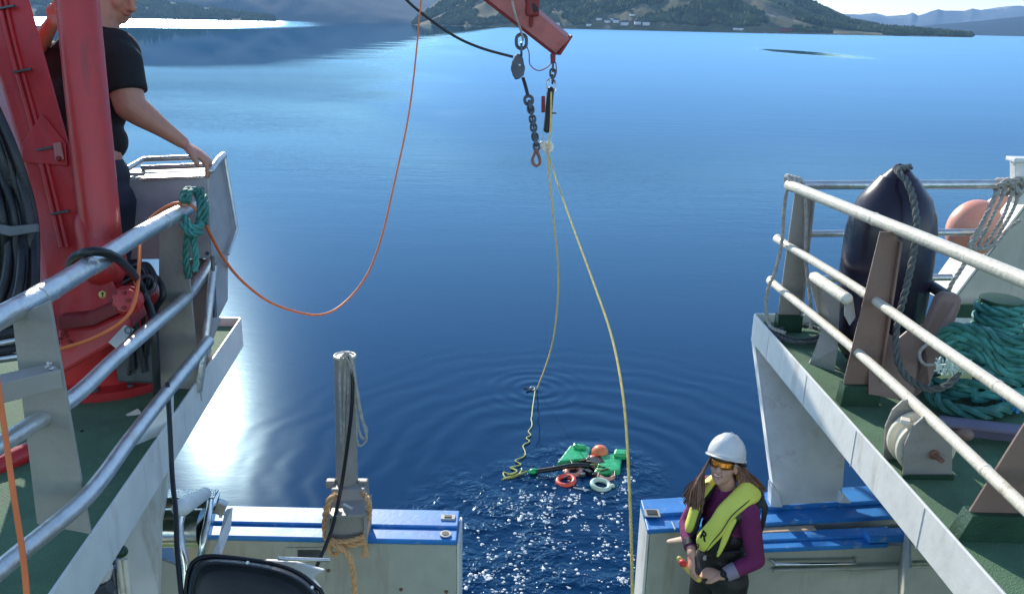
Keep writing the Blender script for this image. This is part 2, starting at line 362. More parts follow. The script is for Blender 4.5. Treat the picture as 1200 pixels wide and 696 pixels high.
tongue, tb = hill('headland', [(20, -12), (100, -12), (170, -6), (200, 3), (240, 9), (280, 15), (305, 20), (322, 23.2)], 2500, 3200, HM, 'low grey green headland with scrub on the left', nx=160, rough=.2, nscale=.004)
centre, cb = hill('hill', [(484, 27), (492, 16), (505, 8), (540, -22), (600, -75), (700, -90), (800, -75), (880, -42), (930, -12), (950, 0), (975, 11), (1000, 22), (1030, 28), (1060, 32), (1090, 36), (1125, 40.2), (1140, 42.6)], 1600, 2500, HM,
     'wooded heathery hill across the fjord', nx=420, ny=60, rough=.16, nscale=.004, seed=5, shore=[(484, 2100), (560, 1750), (900, 1500), (1140, 1700)])
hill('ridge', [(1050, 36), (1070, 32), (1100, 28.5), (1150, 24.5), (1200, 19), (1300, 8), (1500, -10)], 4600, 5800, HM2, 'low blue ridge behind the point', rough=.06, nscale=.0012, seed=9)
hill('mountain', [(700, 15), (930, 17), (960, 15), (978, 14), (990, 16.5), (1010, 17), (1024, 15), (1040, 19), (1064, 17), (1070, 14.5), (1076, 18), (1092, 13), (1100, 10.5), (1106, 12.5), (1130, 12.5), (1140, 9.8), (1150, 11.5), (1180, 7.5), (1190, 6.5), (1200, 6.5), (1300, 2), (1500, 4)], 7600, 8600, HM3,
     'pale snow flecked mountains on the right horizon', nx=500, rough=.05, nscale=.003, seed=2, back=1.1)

# woodland on the slopes: real crowns, too many to count
def woods(name, hb, nx, ny, count, jmax, size, seed, label, colr):
    rnd = random.Random(seed); b = MB()
    oc = [(1, 0, 0), (0, 1, 0), (-1, 0, 0), (0, -1, 0), (0, 0, 1), (0, 0, -1)]; of = [(0, 1, 4), (1, 2, 4), (2, 3, 4), (3, 0, 4), (1, 0, 5), (2, 1, 5), (3, 2, 5), (0, 3, 5)]
    k = 0
    while k < count:
        i = rnd.randrange(nx); j = int((rnd.random()**1.6)*jmax)+1; p = V(hb.v[i*(ny+1)+j]); q = V(hb.v[(i+1)*(ny+1)+j+1])
        if p.z < .5: continue
        c = p.lerp(q, rnd.random()); cl = noise.noise(V((c.x*.01, c.y*.01, 1)))
        if cl < -.08: 
            k += .2; continue
        s = size*(.6+rnd.random()*.9); rz = rnd.random()*6
        b.add([(c.x+s*(x*math.cos(rz)-y*math.sin(rz))*(.6+.6*rnd.random()), c.y+s*(x*math.sin(rz)+y*math.cos(rz))*.8, c.z+s*z*1.1+s*.5) for x, y, z in oc], of); k += 1
    return tag(b.build(name, colr), label, None, None, 'stuff')
LM = mat('leaf_crowns', (.085, .105, .045), .9, var=.55, scale=.03, spec=.1)
woods('woodland', cb, 420, 60, 14000, 30, 4.6, 3, 'birch woodland on the lower slopes of the hill', LM)
woods('woodland', tb, 160, 40, 3500, 22, 8, 4, 'scrub woodland on the left headland', LM)

# houses along the far shores
HW = [mat('white_house_paint', (.8, .8, .76), .6), mat('red_house_paint', (.32, .06, .04), .6), mat('ochre_house_paint', (.5, .35, .15), .6)]
HR = mat('dark_roof', (.06, .055, .055), .6); hs = random.Random(12)
from mathutils.bvhtree import BVHTree
bvc = BVHTree.FromPolygons([V(v) for v in cb.v], cb.f); bvt = BVHTree.FromPolygons([V(v) for v in tb.v], tb.f)
def house(px, py, s, k, bv, label, group):
    h = bv.ray_cast(CAM, ray(px, py).normalized())[0]
    if h is None: return
    z = max(h.z, .8)
    t = thing('house', (h.x, h.y, z-.5), label, 'house', group)
    a = hs.random()*1.2-.6; Rm = Matrix.Rotation(a, 3, 'Z'); L_, W_, H_ = 9*s, 6.5*s, 4.2*s
    q = [Rm @ V((x*L_/2, y*W_/2, 0))+V((h.x, h.y, z-.5)) for x, y in ((-1, -1), (1, -1), (1, 1), (-1, 1))]
    MB().prism(q, (0, 0, H_)).build('wall', HW[k], t)
    c0 = [V(c)+V((0, 0, H_+.02)) for c in q]; e0 = (c0[0]+c0[3])/2+V((0, 0, 2.6*s)); e1 = (c0[1]+c0[2])/2+V((0, 0, 2.6*s))
    MB().add(c0+[e0, e1], [(0, 1, 5, 4), (2, 3, 4, 5), (3, 0, 4), (1, 2, 5), (3, 2, 1, 0)]).build('roof', HR, t)
def hs_list(rows, bv, sc, grp, tail):
    for px, py, s, k, d in rows: house(px, py, s*sc, k, bv, d+' '+tail, grp)
hs_list(((641, 29, 1, 0, 'leftmost tiny white house'), (652, 30, 1.2, 0, 'second tiny white house from the left'), (690, 31, 1, 0, 'tiny white house just right of the jib end'), (702, 24, 1, 0, 'tiny white house at the left of the upper cluster'), (712, 27, 1.1, 0, 'lower tiny white house in the cluster'), (717, 24, .9, 0, 'small white house topmost in the middle cluster'), (722, 27, 1.2, 0, 'largest white house in the middle cluster'), (732, 30, 1.3, 0, 'white house at the left of the shore row'), (741, 19, .9, 0, 'highest tiny white house'), (747, 29, 1.2, 0, 'white house in the middle of the shore row'), (757, 30, 1.3, 0, 'white house at the right of the shore row'), (763, 21, 1, 0, 'rightmost tiny white house high up')), bvc, 1.0, 'houses on the hillside across the fjord', 'on the hillside behind the jib')
hs_list(((523, 17, 1, 0, 'tiny white house alone on the slope'), (537, 25, 1.1, 0, 'tiny white house above the shore'), (548, 28, 1, 2, 'tiny ochre house at the shore')), bvc, 1.0, 'houses on the hillside across the fjord', 'left of the crane jib')
hs_list(((1078, 38.6, 1, 1, 'leftmost tiny red house'), (1086, 39.2, 1, 0, 'tiny white house third from the tip'), (1094, 39.5, 1, 1, 'tiny red house in the middle'), (1101, 39.8, 1, 0, 'second tiny white house'), (1110, 40, 1, 2, 'tiny ochre house'), (1117, 40.5, 1, 1, 'outermost tiny red house')), bvc, 1.0, 'houses along the far shoreline', 'on the low point at the right')
hs_list(((862, 35.5, 1, 0, 'left one of two tiny white boathouses'), (868, 35.8, 1, 0, 'right one of two tiny white boathouses'), (917, 36.5, 1, 1, 'tiny red boathouse'), (924, 36.8, 1, 1, 'second tiny red boathouse')), bvc, .9, 'houses along the far shoreline', 'at the water below the hill')
for px, d in ((305, 'outermost'), (297, 'second'), (288, 'third'), (279, 'innermost')):
    house(px, 21.5-(305-px)*.02, 1.3, 0, bvt, d+' tiny pale house at the tip of the left headland', 'houses on the left headland')
rk = MB()
for i in range(130):                                # pale shore rocks
    px = hs.uniform(500, 1120); h = Pz(px, 34+(px-600)*.019+hs.uniform(-.1, .5), 0); v = ray(px, 29.6+(px-600)*.021)
    D = interp([(484, 2100), (560, 1750), (900, 1500), (1140, 1700)], px)+6; hy = math.hypot(v.x, v.y)
    s = hs.uniform(1.2, 4.5); rk.box((v.x/hy*D, v.y/hy*D, .3), (s*2.5, s, 1.4+s*.3), Matrix.Rotation(hs.random(), 3, 'Z'))
tag(rk.build('shore_rocks', mat('pale_shore_rock', (.34, .31, .27), .9, var=.3)), 'pale rocks along the far waterline', None, None, 'stuff')

hz = MB().box((0, 4600, 700), (19000, 9400, 1404)); o = hz.build('haze', bpy.data.materials.new('haze_air'))
hm = o.data.materials[0]; hm.use_nodes = True; hn = hm.node_tree.nodes; hn.remove(hn['Principled BSDF'])
pv = hn.new('ShaderNodeVolumePrincipled'); pv.inputs['Color'].default_value = (.30, .58, 1, 1); pv.inputs['Density'].default_value = 1.0e-4
pv.inputs['Anisotropy'].default_value = .1
hm.node_tree.links.new(pv.outputs[0], hn['Material Output'].inputs['Volume']); tag(o, 'thin blue summer haze over the fjord', None, None, 'stuff')

# ================================================================== SHIP: hull, decks, bulwarks
A1 = Pz(885, 372, 3.90); B1 = Pz(1172, 696, 3.90); dR = (B1-A1).normalized(); near = A1+dR*6.5
A2 = Pz(281, 377, 3.90); B2 = Pz(62, 696, 3.90); dL = (B2-A2).normalized(); nearL = A2+dL*6.5
def slab(name, pts, z, th, m, label, kind='structure'):
    o = MB().prism([V((p[0], p[1], z-th)) for p in pts], (0, 0, th)).build(name, m); return tag(o, label, None, None, kind)
slab('deck', [(A1.x+.012, A1.y-.02), (near.x+.012, near.y), (6, near.y), (6, A1.y-.02)], 3.87, .08, M['green'], 'green non slip upper deck on the right')
slab('deck', [(A2.x-.012, A2.y-.02), (-6, A2.y-.02), (-6, nearL.y), (nearL.x-.012, nearL.y)], 3.87, .08, M['green'], 'green non slip upper deck on the left')
slab('deck', [(-2.6, -1.5), (3.4, -1.5), (3.4, 4.78), (-2.6, 4.78)], ZM, .1, M['green'], 'green main deck under the woman')

# right coaming: the white plate along the deck edge
t = thing('deck_coaming', (A1+near)/2, 'long white sunlit edge plate of the right upper deck', 'deck edge')
MB().prism([A1+V((0, 0, .03)), near+V((0, 0, .03)), near-V((0, 0, .21)), A1-V((0, 0, .19))], (-.014, 0, 0)).build('edge_plate', M['white'], t, bevel=.004)
MB().prism([A1+V((0, 0, .03)), V((5.6, A1.y, 3.93)), V((5.6, A1.y, 3.69)), A1-V((0, 0, .19))], (0, .014, 0)).build('end_plate', M['white'], t)
MB().bar(A1+V((.06, -.02, -.19)), near+V((.06, 0, -.21)), .13, .012).build('flange', M['inner'], t)
t = thing('deck_coaming', (A2+nearL)/2, 'shaded white edge plate of the left upper deck', 'deck edge')
MB().prism([A2+V((0, 0, .03)), nearL+V((0, 0, .03)), nearL-V((0, 0, .26)), A2-V((0, 0, .19))], (.014, 0, 0)).build('edge_plate', M['white'], t, bevel=.004)
MB().prism([A2+V((0, 0, .03)), V((-5, A2.y, 3.93)), V((-5, A2.y, 3.69)), A2-V((0, 0, .19))], (0, .014, 0)).build('end_plate', M['white'], t)

# transom hull under everything
t = thing('ship_hull', (0, 4.9, 0), 'white ship hull below the bulwarks at the stern', 'ship hull')
MB().prism([V((-3.2, 5.06, -1)), V((3.6, 5.06, -1)), V((3.6, 4.9, 2.0)), V((-3.2, 4.9, 2.0))], (0, -5.5, 0)).build('transom', M['white'], t)

dc0 = [o for o in bpy.data.objects if o.name == 'deck_coaming'][0]
for k in range(7):
    c = A1.lerp(near, .06+k*.12)+V((-.016, 0, -.09)); MB().bar(c+V((0, -.003, .11)), c+V((0, .003, -.11)), .004, .003, (1, 0, 0)).build('weld_seam', M['white'], dc0)
# left stern bulwark
def rib_top(b, x0, x1, y0, y1, z, th=.03): b.box(((x0+x1)/2, (y0+y1)/2, z-th/2), (abs(x1-x0), abs(y1-y0), th))
bl = [Pz(535, 635, ZB), Pz(536, 603, ZB)]; YN, YF = bl[0].y, bl[1].y
xL, xR = Pz(200, 630, ZB).x, bl[0].x
t = thing('bulwark', ((xL+xR)/2, YN, ZM), 'left stern bulwark with blue capping rail, under the rope draped post', 'bulwark', 'stern bulwarks')
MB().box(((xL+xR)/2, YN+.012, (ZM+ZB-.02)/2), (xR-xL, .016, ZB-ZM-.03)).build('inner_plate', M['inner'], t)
MB().box(((xL+xR)/2, YF-.012, (1.9+ZB-.03)/2), (xR-xL, .016, ZB-1.93)).build('outer_plate', M['white'], t)
MB().prism([V((xR+.002, YN+.0, ZB-.015)), V((xR+.002, YF, ZB-.015)), V((xR+.002, YF, 1.95)), V((xR+.002, YN, 1.95))], (.016, 0, 0)).build('end_plate', M['white'], t, bevel=.004)
MB().box(((xL+xR)/2, YN+.055, ZB), (xR-xL, .13, .035)).build('capping', M['blue'], t, bevel=.008)
MB().box(((xL+xR)/2, YF-.095, ZB+.012), (xR-xL, .19, .045)).build('capping', M['blue'], t, bevel=.008)
# square lug hole and oval drain at the right end of the capping
p = Pz(525, 606, ZB+.04); MB().box(p, (.09, .05, .012)).build('lug_plate', M['inner'], t); MB().box(p+V((0, 0, .008)), (.045, .025, .006)).build('lug_hole', M['screen'], t)
p = Pz(522, 626, ZB+.022); MB().lathe(p, (0, 0, 1), [(0, .036), (.008, .036)]).build('drain_ring', M['inner'], t); MB().lathe(p, (0, 0, 1), [(0, .022), (.011, .022)]).build('drain_hole', M['screen'], t)
q0, q1, q2, q3 = PY(334, 641, YN), PY(382, 641, YN), PY(382, 681, YN), PY(334, 681, YN)
MB().prism([q0, q1, q2, q3], (0, -.006, 0)).build('freeing_port_frame', M['inner'], t, bevel=.003)
MB().prism([PY(349, 644, YN-.007), PY(376, 644, YN-.007), PY(376, 657, YN-.007), PY(349, 657, YN-.007)], (0, -.004, 0)).build('freeing_port', M['dsteel'], t)
for px, py in ((523, 693), (470, 690), (385, 668)):
    MB().lathe(PY(px, py, YN), (0, -1, 0), [(0, .012), (.01, .010)], 8).build('bolt', M['rust'], t)

# right stern bulwark: main box, slightly splayed, and the lower locker in front of it
t = thing('bulwark', (2.0, 4.9, ZM), 'right stern bulwark with blue capping rail, behind the woman in the helmet', 'bulwark', 'stern bulwarks')
N0, N1, F0, F1 = Pz(762, 622, ZB), Pz(1000, 608, ZB), Pz(754, 592, ZB), Pz(1040, 574, ZB)
dN = (N1-N0).normalized(); N1 = N0+dN*2.6; dF = (F1-F0).normalized(); F1 = F0+dF*2.6; dz = V((0, 0, 1))
def strip(a, b_, c, d, z, th): return MB().prism([V((q.x, q.y, z-th)) for q in (a, b_, c, d)], (0, 0, th))
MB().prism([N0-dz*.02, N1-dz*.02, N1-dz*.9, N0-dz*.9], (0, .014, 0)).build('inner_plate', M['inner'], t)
MB().prism([F0-dz*.02, F1-dz*.02, F1-dz*.95, F0-dz*.95], (0, -.014, 0)).build('outer_plate', M['white'], t)
MB().prism([N0+V((-.02, 0, -.012)), F0+V((-.02, 0, -.012)), F0+V((-.02, 0, -.95)), N0+V((-.02, 0, -.95))], (.016, 0, 0)).build('end_plate', M['white'], t, bevel=.004)
Na, Nb = N0.lerp(F0, .42), N1.lerp(F1, .42)
strip(N0+V((-.02, -.012, 0)), N1+V((0, -.012, 0)), Nb, Na+V((-.02, 0, 0)), ZB+.015, .032).build('capping', M['blue'], t, bevel=.007)
strip(Na+V((-.02, 0, 0)), Nb, F1+V((0, .01, 0)), F0+V((-.02, .01, 0)), ZB+.04, .06).build('capping', M['blue'], t, bevel=.007)
p = Pz(764, 601, ZB+.042); MB().box(p, (.10, .085, .008)).build('lug_plate', M['inner'], t); MB().box(p+V((0, 0, .006)), (.07, .055, .006)).build('lug_hole', M['screen'], t)
MB().bar(Pz(787, 611, ZB+.02), Pz(791, 620, ZB+.02), .008, .004).build('chalk_mark', M['paper'], t)
zl = 2.86
L0_, L1_, K0, K1 = Pz(872, 646, zl), Pz(1040, 639, zl), Pz(872, 628, zl), Pz(1040, 620, zl); dL_ = (L1_-L0_).normalized(); l0 = L0_.y
t = thing('deck_locker', (L0_.lerp(L1_, .5).x, l0, ZM), 'low white locker with blue lid and grab rail in front of the right bulwark', 'locker')
L2_, K2 = L0_+dL_*1.7, K0+dL_*1.7
MB().prism([L0_-dz*.01+V((0, .01, 0)), L2_-dz*.01+V((0, .01, 0)), K2-dz*.01, K0-dz*.01], (0, 0, -.8)).build('box', M['inner'], t, bevel=.012)
Lm0, Lm1 = L0_.lerp(K0, .45), L1_.lerp(K1, .45)
strip(L0_, L1_, Lm1, Lm0, zl+.012, .03).build('lid', M['blue'], t, bevel=.007)
strip(Lm0, Lm1, K1, K0, zl+.026, .04).build('lid', M['blue'], t, bevel=.007)
MB().bar(Pz(1014, 628, zl+.05), Pz(1066, 626, zl+.05), .10, .05).build('raised_strip', M['blue'], t, bevel=.012)
MB().bar(Pz(1060, 626, zl+.02), Pz(1060, 700, zl+.02), .02, .4).build('rib', M['inner'], t, bevel=.006)
h0, h1 = PY(908, 661, l0-.03), PY(1002, 660, l0+.02)
MB().tube([h0+V((-.02, .06, 0)), h0, h1, h1+V((.02, .06, 0))], .011, 10).build('grab_rail', M['steel'], t, True)
MB().tube([PY(906, 668, l0+.0), PY(1100, 663, l0+.08)], .012, 8).build('conduit', M['inner'], t, True)
# brown plank lying in the gutter and the pale handle sticking out by the vest
a, b_ = Pz(885, 622.5, 2.88), Pz(955, 619, 2.88)
o = MB().bar(a, b_, .06, .02).build('plank', M['wood'], bevel=.004); tag(o, 'worn brown plank lying between the bulwark and the locker lid', 'plank')
a, b_ = PY(785, 634, 4.66), PY(830, 628, 4.60)
t = thing('paddle', (a+b_)/2, 'pale wooden tool handle sticking out left of the yellow vest', 'tool handle')
MB().tube([a, a.lerp(b_, .3), a.lerp(b_, .6), b_, b_+(b_-a)*.1], [.022, .032, .026, .018, .016], 10, flat=.5, roundcap=True).build('handle', M['wood'], t, True)

# pillars carrying the upper decks
def pillar(name, pts, Yb, label, m, ex):
    t = thing(name, V(pts[2]).lerp(V(pts[3]), .5), label, 'pillar'); MB().prism(pts, ex).build('plate', m, t, bevel=.006); return t
tl, tr_ = A1+V((.02, -.03, -.19)), A1+V((.02, -.03, -.19))+V((.75, -.02, 0)); bl_, br_ = Pz(911, 592, ZB+.045), Pz(986, 587, ZB+.045)
t = thing('pillar', (bl_+br_)/2, 'white flared pillar under the corner of the right upper deck', 'pillar', 'deck pillars')
MB().prism([tl, tr_, br_, bl_], (0, .012, 0)).build('face_plate', M['white'], t)
MB().prism([tl+V((-.012, .0, 0)), tl+V((-.012, .11, 0)), bl_+V((-.012, .09, 0)), bl_+V((-.012, 0, 0))], (.011, 0, 0)).build('side_plate', M['white'], t)
MB().prism([bl_+V((-.05, -.03, 0)), bl_+V((.03, -.03, 0)), bl_+V((.0, -.02, .10)), bl_+V((-.06, -.02, .16))], (0, .10, 0)).build('foot_bracket', M['white'], t, bevel=.01)
MB().prism([br_+V((-.03, -.03, 0)), br_+V((.06, -.03, 0)), br_+V((.0, -.02, .06))], (0, .10, 0)).build('foot_bracket', M['white'], t, bevel=.008)
tr_, brn = P(200, 470, 4.55), P(183, 740, 4.55)
pts = [P(197, 430, 4.5), P(199, 552, 4.5), P(186, 620, 4.5), P(182, 760, 4.5), P(120, 760, 4.2), P(146, 600, 4.25), P(158, 520, 4.3)]
t = thing('pillar', pts[3], 'broad white pillar under the left upper deck beside the steel roller', 'pillar', 'deck pillars')
MB().prism([P(150, 520, 4.42), P(200, 452, 4.6), P(200, 548, 4.6), P(187, 622, 4.6), P(182, 790, 4.6), P(132, 790, 4.42)], (-.02, .10, 0)).build('face_plate', M['white'], t, bevel=.01)
MB().prism([P(60, 690, 3.4), P(150, 520, 4.40), P(132, 640, 4.40), P(122, 622, 4.3), P(30, 770, 3.3)], (-.02, .03, 0)).build('knee_plate', M['white'], t, bevel=.006)
for px, py in ((183, 571), (178, 578), (181, 677)): MB().lathe(P(px, py, 4.59), (.2, -1, .3), [(0, .008), (.006, .006)], 8).build('bolt', M['dsteel'], t)
MB().prism([P(60, 700, 4.9), P(187, 655, 4.9), P(300, 700, 4.9), P(300, 860, 4.9), P(60, 860, 4.9)], (0, .02, 0)).build('side_plate', M['inner'], t)

# ================================================================== RAILINGS
def plate_post(nm, x0, x1, xt0, xt1, Yp, par, m, z0=ZD, z1=ZR-.02, green=True, th=.014):
    MB().prism([V((x0, Yp, z0)), V((x1, Yp, z0)), V((xt1, Yp, z1-.05)), V((xt1-.03, Yp, z1)), V((xt0, Yp, z1))], (0, th, 0)).build('post', m, par, bevel=.003)
    lip = MB().prism([V((x1, Yp-.03, z0)), V((xt1, Yp-.03, z1-.05)), V((xt1, Yp+.045, z1-.05)), V((x1, Yp+.045, z0))], (.012 if x1 > x0 else -.012, 0, 0)); lip.build('post_flange', m, par)
    if green:
        f = .13/(z1-z0); MB().prism([V((x0-.003, Yp-.034, z0)), V((x1+.016, Yp-.034, z0)), V((x1+.016+(xt1-x1)*f, Yp-.034, z0+.13)), V((x0-.003+(xt0-x0)*f, Yp-.034, z0+.13))], (0, .085, 0)).build('green_foot', M['dgreen'], par)
RR = [[Pz(925, 217, ZR), Pz(1010, 251, ZR), Pz(1100, 287, ZR), Pz(1200, 328, ZR), None],
      [Pz(910, 280, 4.52), Pz(1000, 335, 4.52), Pz(1100, 405, 4.52), Pz(1200, 474, 4.52), None],
      [Pz(902, 329, 4.2), Pz(990, 400, 4.2), Pz(1085, 485, 4.2), Pz(1200, 594, 4.2), None]]
t = thing('railing', (1.98, 4.9, ZD), 'cream painted tube railing on brown plate posts along the right deck edge', 'railing', 'upper deck railings')
for i, r_ in enumerate(RR):
    r_[4] = r_[3]+(r_[3]-r_[2]).normalized()*1.6
    pts = smooth(r_, .12)
    if i: pts = [pts[0]+V((.02, .04, 0))] + pts
    else: pts = [pts[0]+V((.06, .05, -.0))] + pts
    MB().tube(pts, [.037, .028, .028][i], 16, roundcap=True).build('rail', M['cream'], t, True)
    for f in (.3, .62):
        c = pts[int(len(pts)*f)]; d = (pts[int(len(pts)*f)+1]-c).normalized()
        MB().tube([c-d*.012, c, c+d*.012], [.0375, .041, .0375] if i == 0 else [.0285, .0315, .0285], 16).build('weld_bead', M['cream'], t, True)
def pxx(px, py, z): return Pz(px, py, z).x
plate_post('post', 1.965, 2.13, 1.985, 2.11, 5.98, t, M['gpost'])
plate_post('post', 1.975, 2.185, 2.065, 2.175, 4.70, t, M['post'])
plate_post('post', 1.985, 2.26, 2.37, 2.50, 3.30, t, M['post'])
# aft rails across
YA = 6.13
t = thing('railing', (2.8, YA, ZD), 'grey tube railing across the aft end of the right deck, behind the dark fender', 'railing', 'upper deck railings')
for (a, b_, r_) in (((938, 217), (1172, 216), .034), ((948, 274), (1152, 272), .026), ((942, 327), (1115, 325), .026)):
    MB().tube([PY(*a, YA), PY(*b_, YA)], r_, 14).build('rail', M['galv'], t, True)

# left railing
t = thing('railing', (-1.87, 4, ZD), 'thick galvanised tube railing on grey plate posts along the left deck edge', 'railing', 'upper deck railings')
top = [Pz(228, 240, ZR), Pz(170, 271, ZR), Pz(100, 315, ZR), Pz(50, 345, ZR), Pz(0, 372, ZR)]; top.append(top[-1]+(top[-1]-top[-2]).normalized()*1.2)
MB().tube(smooth(top, .1), .043, 20, roundcap=True).build('rail', M['galv'], t, True)
for px, py in ((196, 257), (52, 344), (112, 308)):
    c = Pz(px, py, ZR); MB().tube([c+V((0, -.05, 0)), c+V((0, .05, 0))], .0455, 20).build('rail_sleeve', M['galv'], t, True)
mid = [P(249, 304, 5.15), P(224, 342, 5.05), Pz(184, 378, 4.50), Pz(135, 420, 4.50), Pz(83, 468, 4.50), Pz(0, 521, 4.50)]; mid.append(mid[-1]+(mid[-1]-mid[-2]).normalized()*1.2)
MB().tube(smooth(mid, .08), .034, 16).build('rail', M['galv'], t, True)
low = [Pz(244, 400, 4.2), Pz(228, 420, 4.2), Pz(184, 474, 4.2), Pz(150, 518, 4.2), Pz(99, 584, 4.2), Pz(0, 667, 4.2)]; low.append(low[-1]+(low[-1]-low[-2]).normalized()*1.2)
MB().tube(smooth(low, .08), .034, 16).build('rail', M['galv'], t, True)
MB().tube([low[0]+V((-.10, .03, -.33)), low[0]+V((-.02, .03, .02)), P(250, 312, 5.15)], .024, 12).build('end_stanchion', M['galv'], t, True)
def lpost(Yp, xr, xl, xrt, xlt): plate_post('post', xr, xl, xrt, xlt, Yp, t, M['gpost'], green=False)
def quadpost(px, Yt, Yb):
    p = [PY(px[0][0], px[0][1], Yt), PY(px[1][0], px[1][1], Yt), PY(px[2][0], px[2][1], Yb), PY(px[3][0], px[3][1], Yb)]
    MB().prism(p, (0, .016, 0)).build('post', M['gpost'], t, bevel=.004)
quadpost([(186, 272), (216, 262), (236, 470), (186, 470)], 4.72, 4.72)
quadpost([(14, 374), (58, 352), (106, 626), (43, 614)], 3.02, 3.02)
a, b_ = P(66, 440, 3.22), P(-60, 470, 2.95)
MB().bar(a, b_, .10, .075).build('bracket', M['gpost'], t, bevel=.004)
a = P(66, 448, 3.2)
wl = MB(); rr = random.Random(3)
for k in range(16): wl.ell(P(57+rr.uniform(-3, 5), 425+k*1.2+rr.uniform(-2, 2), 3.17), (.006, .006, .005), n=6, mrows=4)
tag(wl.build('weld_spatter', M['galv'], t, True), kind='stuff')

# ================================================================== CRANE on the left deck
t = thing('deck_crane', (-2.35, 4.6, ZD), 'red hydraulic deck crane standing behind the left railing', 'crane')
col = [(-70, -80), (18, -80), (35, 0), (92, 205), (118, 296), (140, 345), (142, 400), (62, 424), (54, 330), (28, 190), (0, 92), (-40, 30)]
MB().prism([P(x, y, 4.45) for x, y in col], (-.28, .30, 0)).build('column', M['red'], t, bevel=.012)
MB().prism([P(x, y, 4.44) for x, y in ((27, 190), (27, 168), (50, 133), (78, 168), (80, 194))], (.0, -.012, 0)).build('gusset_plate', M['red'], t, bevel=.004)
MB().prism([P(x, y, 4.42) for x, y in ((63, 168), (72, 166), (76, 187), (66, 189))], (.0, -.012, 0)).build('slot', M['pink'], t, bevel=.004)
MB().lathe(P(69, 186, 4.40), F*-1, [(0, .014), (.01, .012)], 8).build('bolt', M['dred'], t)
cyl = MB().tube([P(82, -90, 4.32), P(120, 296, 4.5)], .104, 36); cyl.build('lift_cylinder', M['red'], t, True)
MB().tube([P(61, -60, 4.42), P(98, 250, 4.55)], .012, 10).build('oil_pipe', M['pink'], t, True)
MB().tube([P(113, 262, 4.5), P(122, 312, 4.5)], .115, 30, roundcap=True).build('cylinder_foot', M['red'], t, True)
# base: ledge, lower body, slewing hub and drum
MB().prism([P(x, y, 4.38) for x, y in ((66, 372), (100, 369), (146, 348), (150, 362), (110, 382), (68, 388))], (0, .12, 0)).build('ledge', M['dred'], t, bevel=.01)
MB().prism([P(x, y, 4.40) for x, y in ((66, 386), (108, 382), (150, 364), (155, 384), (138, 400), (70, 440))], (-.02, .3, 0)).build('base_box', M['red'], t, bevel=.02)
hb_ = P(151, 352, 4.42); MB().lathe(hb_, (F*-1+R*.25), [(0, .075), (.05, .075), (.06, .062), (.10, .058), (.104, .03)], 28).build('pivot_hub', M['red'], t, True)
for k in range(6):
    a = k*math.pi/3; MB().lathe(hb_+(R*math.cos(a)+U*math.sin(a))*.044-F*.10, F*-1, [(0, .011), (.012, .011)], 6).build('hub_bolt', M['dred'], t)
ctr = V((-2.50, 4.95, ZD)); MB().lathe(ctr, (0, 0, 1), [(0, .46), (.05, .46), (.06, .37), (.36, .37), (.40, .40), (.48, .40), (.52, .32), (.62, .30)], 40).build('slewing_drum', M['red'], t, True)
for k in range(14):
    a = k*2*math.pi/14; MB().lathe(ctr+V((.42*math.cos(a), .42*math.sin(a), .05)), (0, 0, 1), [(0, .018), (.02, .018)], 6).build('flange_bolt', M['dsteel'], t)
MB().lathe(P(120, 345, 4.36), F*-1, [(0, .019), (.004, .018)], 20).build('arrow_sticker', M['yellowst'], t)
ar = [(0, 4), (-2.5, .5), (-.8, .5), (-.8, -4), (.8, -4), (.8, .5), (2.5, .5)]
MB().prism([P(120+x*.8, 345-y*.8, 4.352) for x, y in ar], F*-.001).build('arrow_mark', M['screen'], t)
MB().prism([P(x, y, 4.30) for x, y in ((127, 401), (146, 381), (157, 386), (137, 409))], F*.006).build('rating_plate', M['paper'], t)
MB().torus(P(150, 387, 4.29), F, .016, .003, 16, 6).build('plate_emblem', M['dsteel'], t)
MB().tube([P(-30, 560, 4.1), P(36, 528, 4.3)], .05, 16).build('outrigger_pipe', M['red'], t, True)
MB().tube([P(-30, 585, 4.05), P(42, 548, 4.3)], .028, 12).build('outrigger_rod', M['steel'], t, True)
# piping, clips and weld seams on the crane column
for k, (dx, r_) in enumerate(((0, .011), (7, .009))):
    MB().tube(smooth([P(-12+dx, -60, 4.44), P(8+dx, 40, 4.44), P(38+dx, 150, 4.44), P(54+dx, 215, 4.44), P(72+dx, 290, 4.43)], .06), r_, 8).build('hydraulic_pipe', M['red'], t, True)
for x, y in ((2, 10), (22, 84), (50, 175), (66, 250)): MB().bar(P(x-6, y+1, 4.425), P(x+15, y-3, 4.425), .022, .012).build('pipe_clip', M['dsteel'], t, bevel=.003)
for k in range(9): MB().lathe(P(64+k*.9+k*1.5, 396+6*math.sin(k), 4.39), F*-1, [(0, .009), (.008, .008)], 6).build('bolt', M['dred'], t)
# jib
jt = P(652, 62, 10.4); jd0 = P(567, -6, 9.9); jd = (jt-jd0).normalized(); j0 = jt-jd*9
w_ = jd.cross(V((0, 0, 1))).normalized(); up_ = w_.cross(jd).normalized()
def sect(c, hw, hh, rot):
    a = w_*math.cos(rot)+up_*math.sin(rot); b_ = up_*math.cos(rot)-w_*math.sin(rot)
    return [c+a*hw+b_*hh, c-a*hw+b_*hh, c-a*hw-b_*hh, c+a*hw-b_*hh]
mbj = MB(); s0, s1 = sect(jt+up_*.13, .085, .12, -.5), sect(j0+up_*.13, .13, .2, -.5)
mbj.add(s0+s1, [(0, 1, 2, 3), (7, 6, 5, 4), (0, 4, 5, 1), (1, 5, 6, 2), (2, 6, 7, 3), (3, 7, 4, 0)])
jib = mbj.build('jib', M['pink'], t, bevel=.008)
lo = MB(); q0, q1 = sect(jt+up_*.13, .088, .123, -.5), sect(j0+up_*.13, .133, .203, -.5)
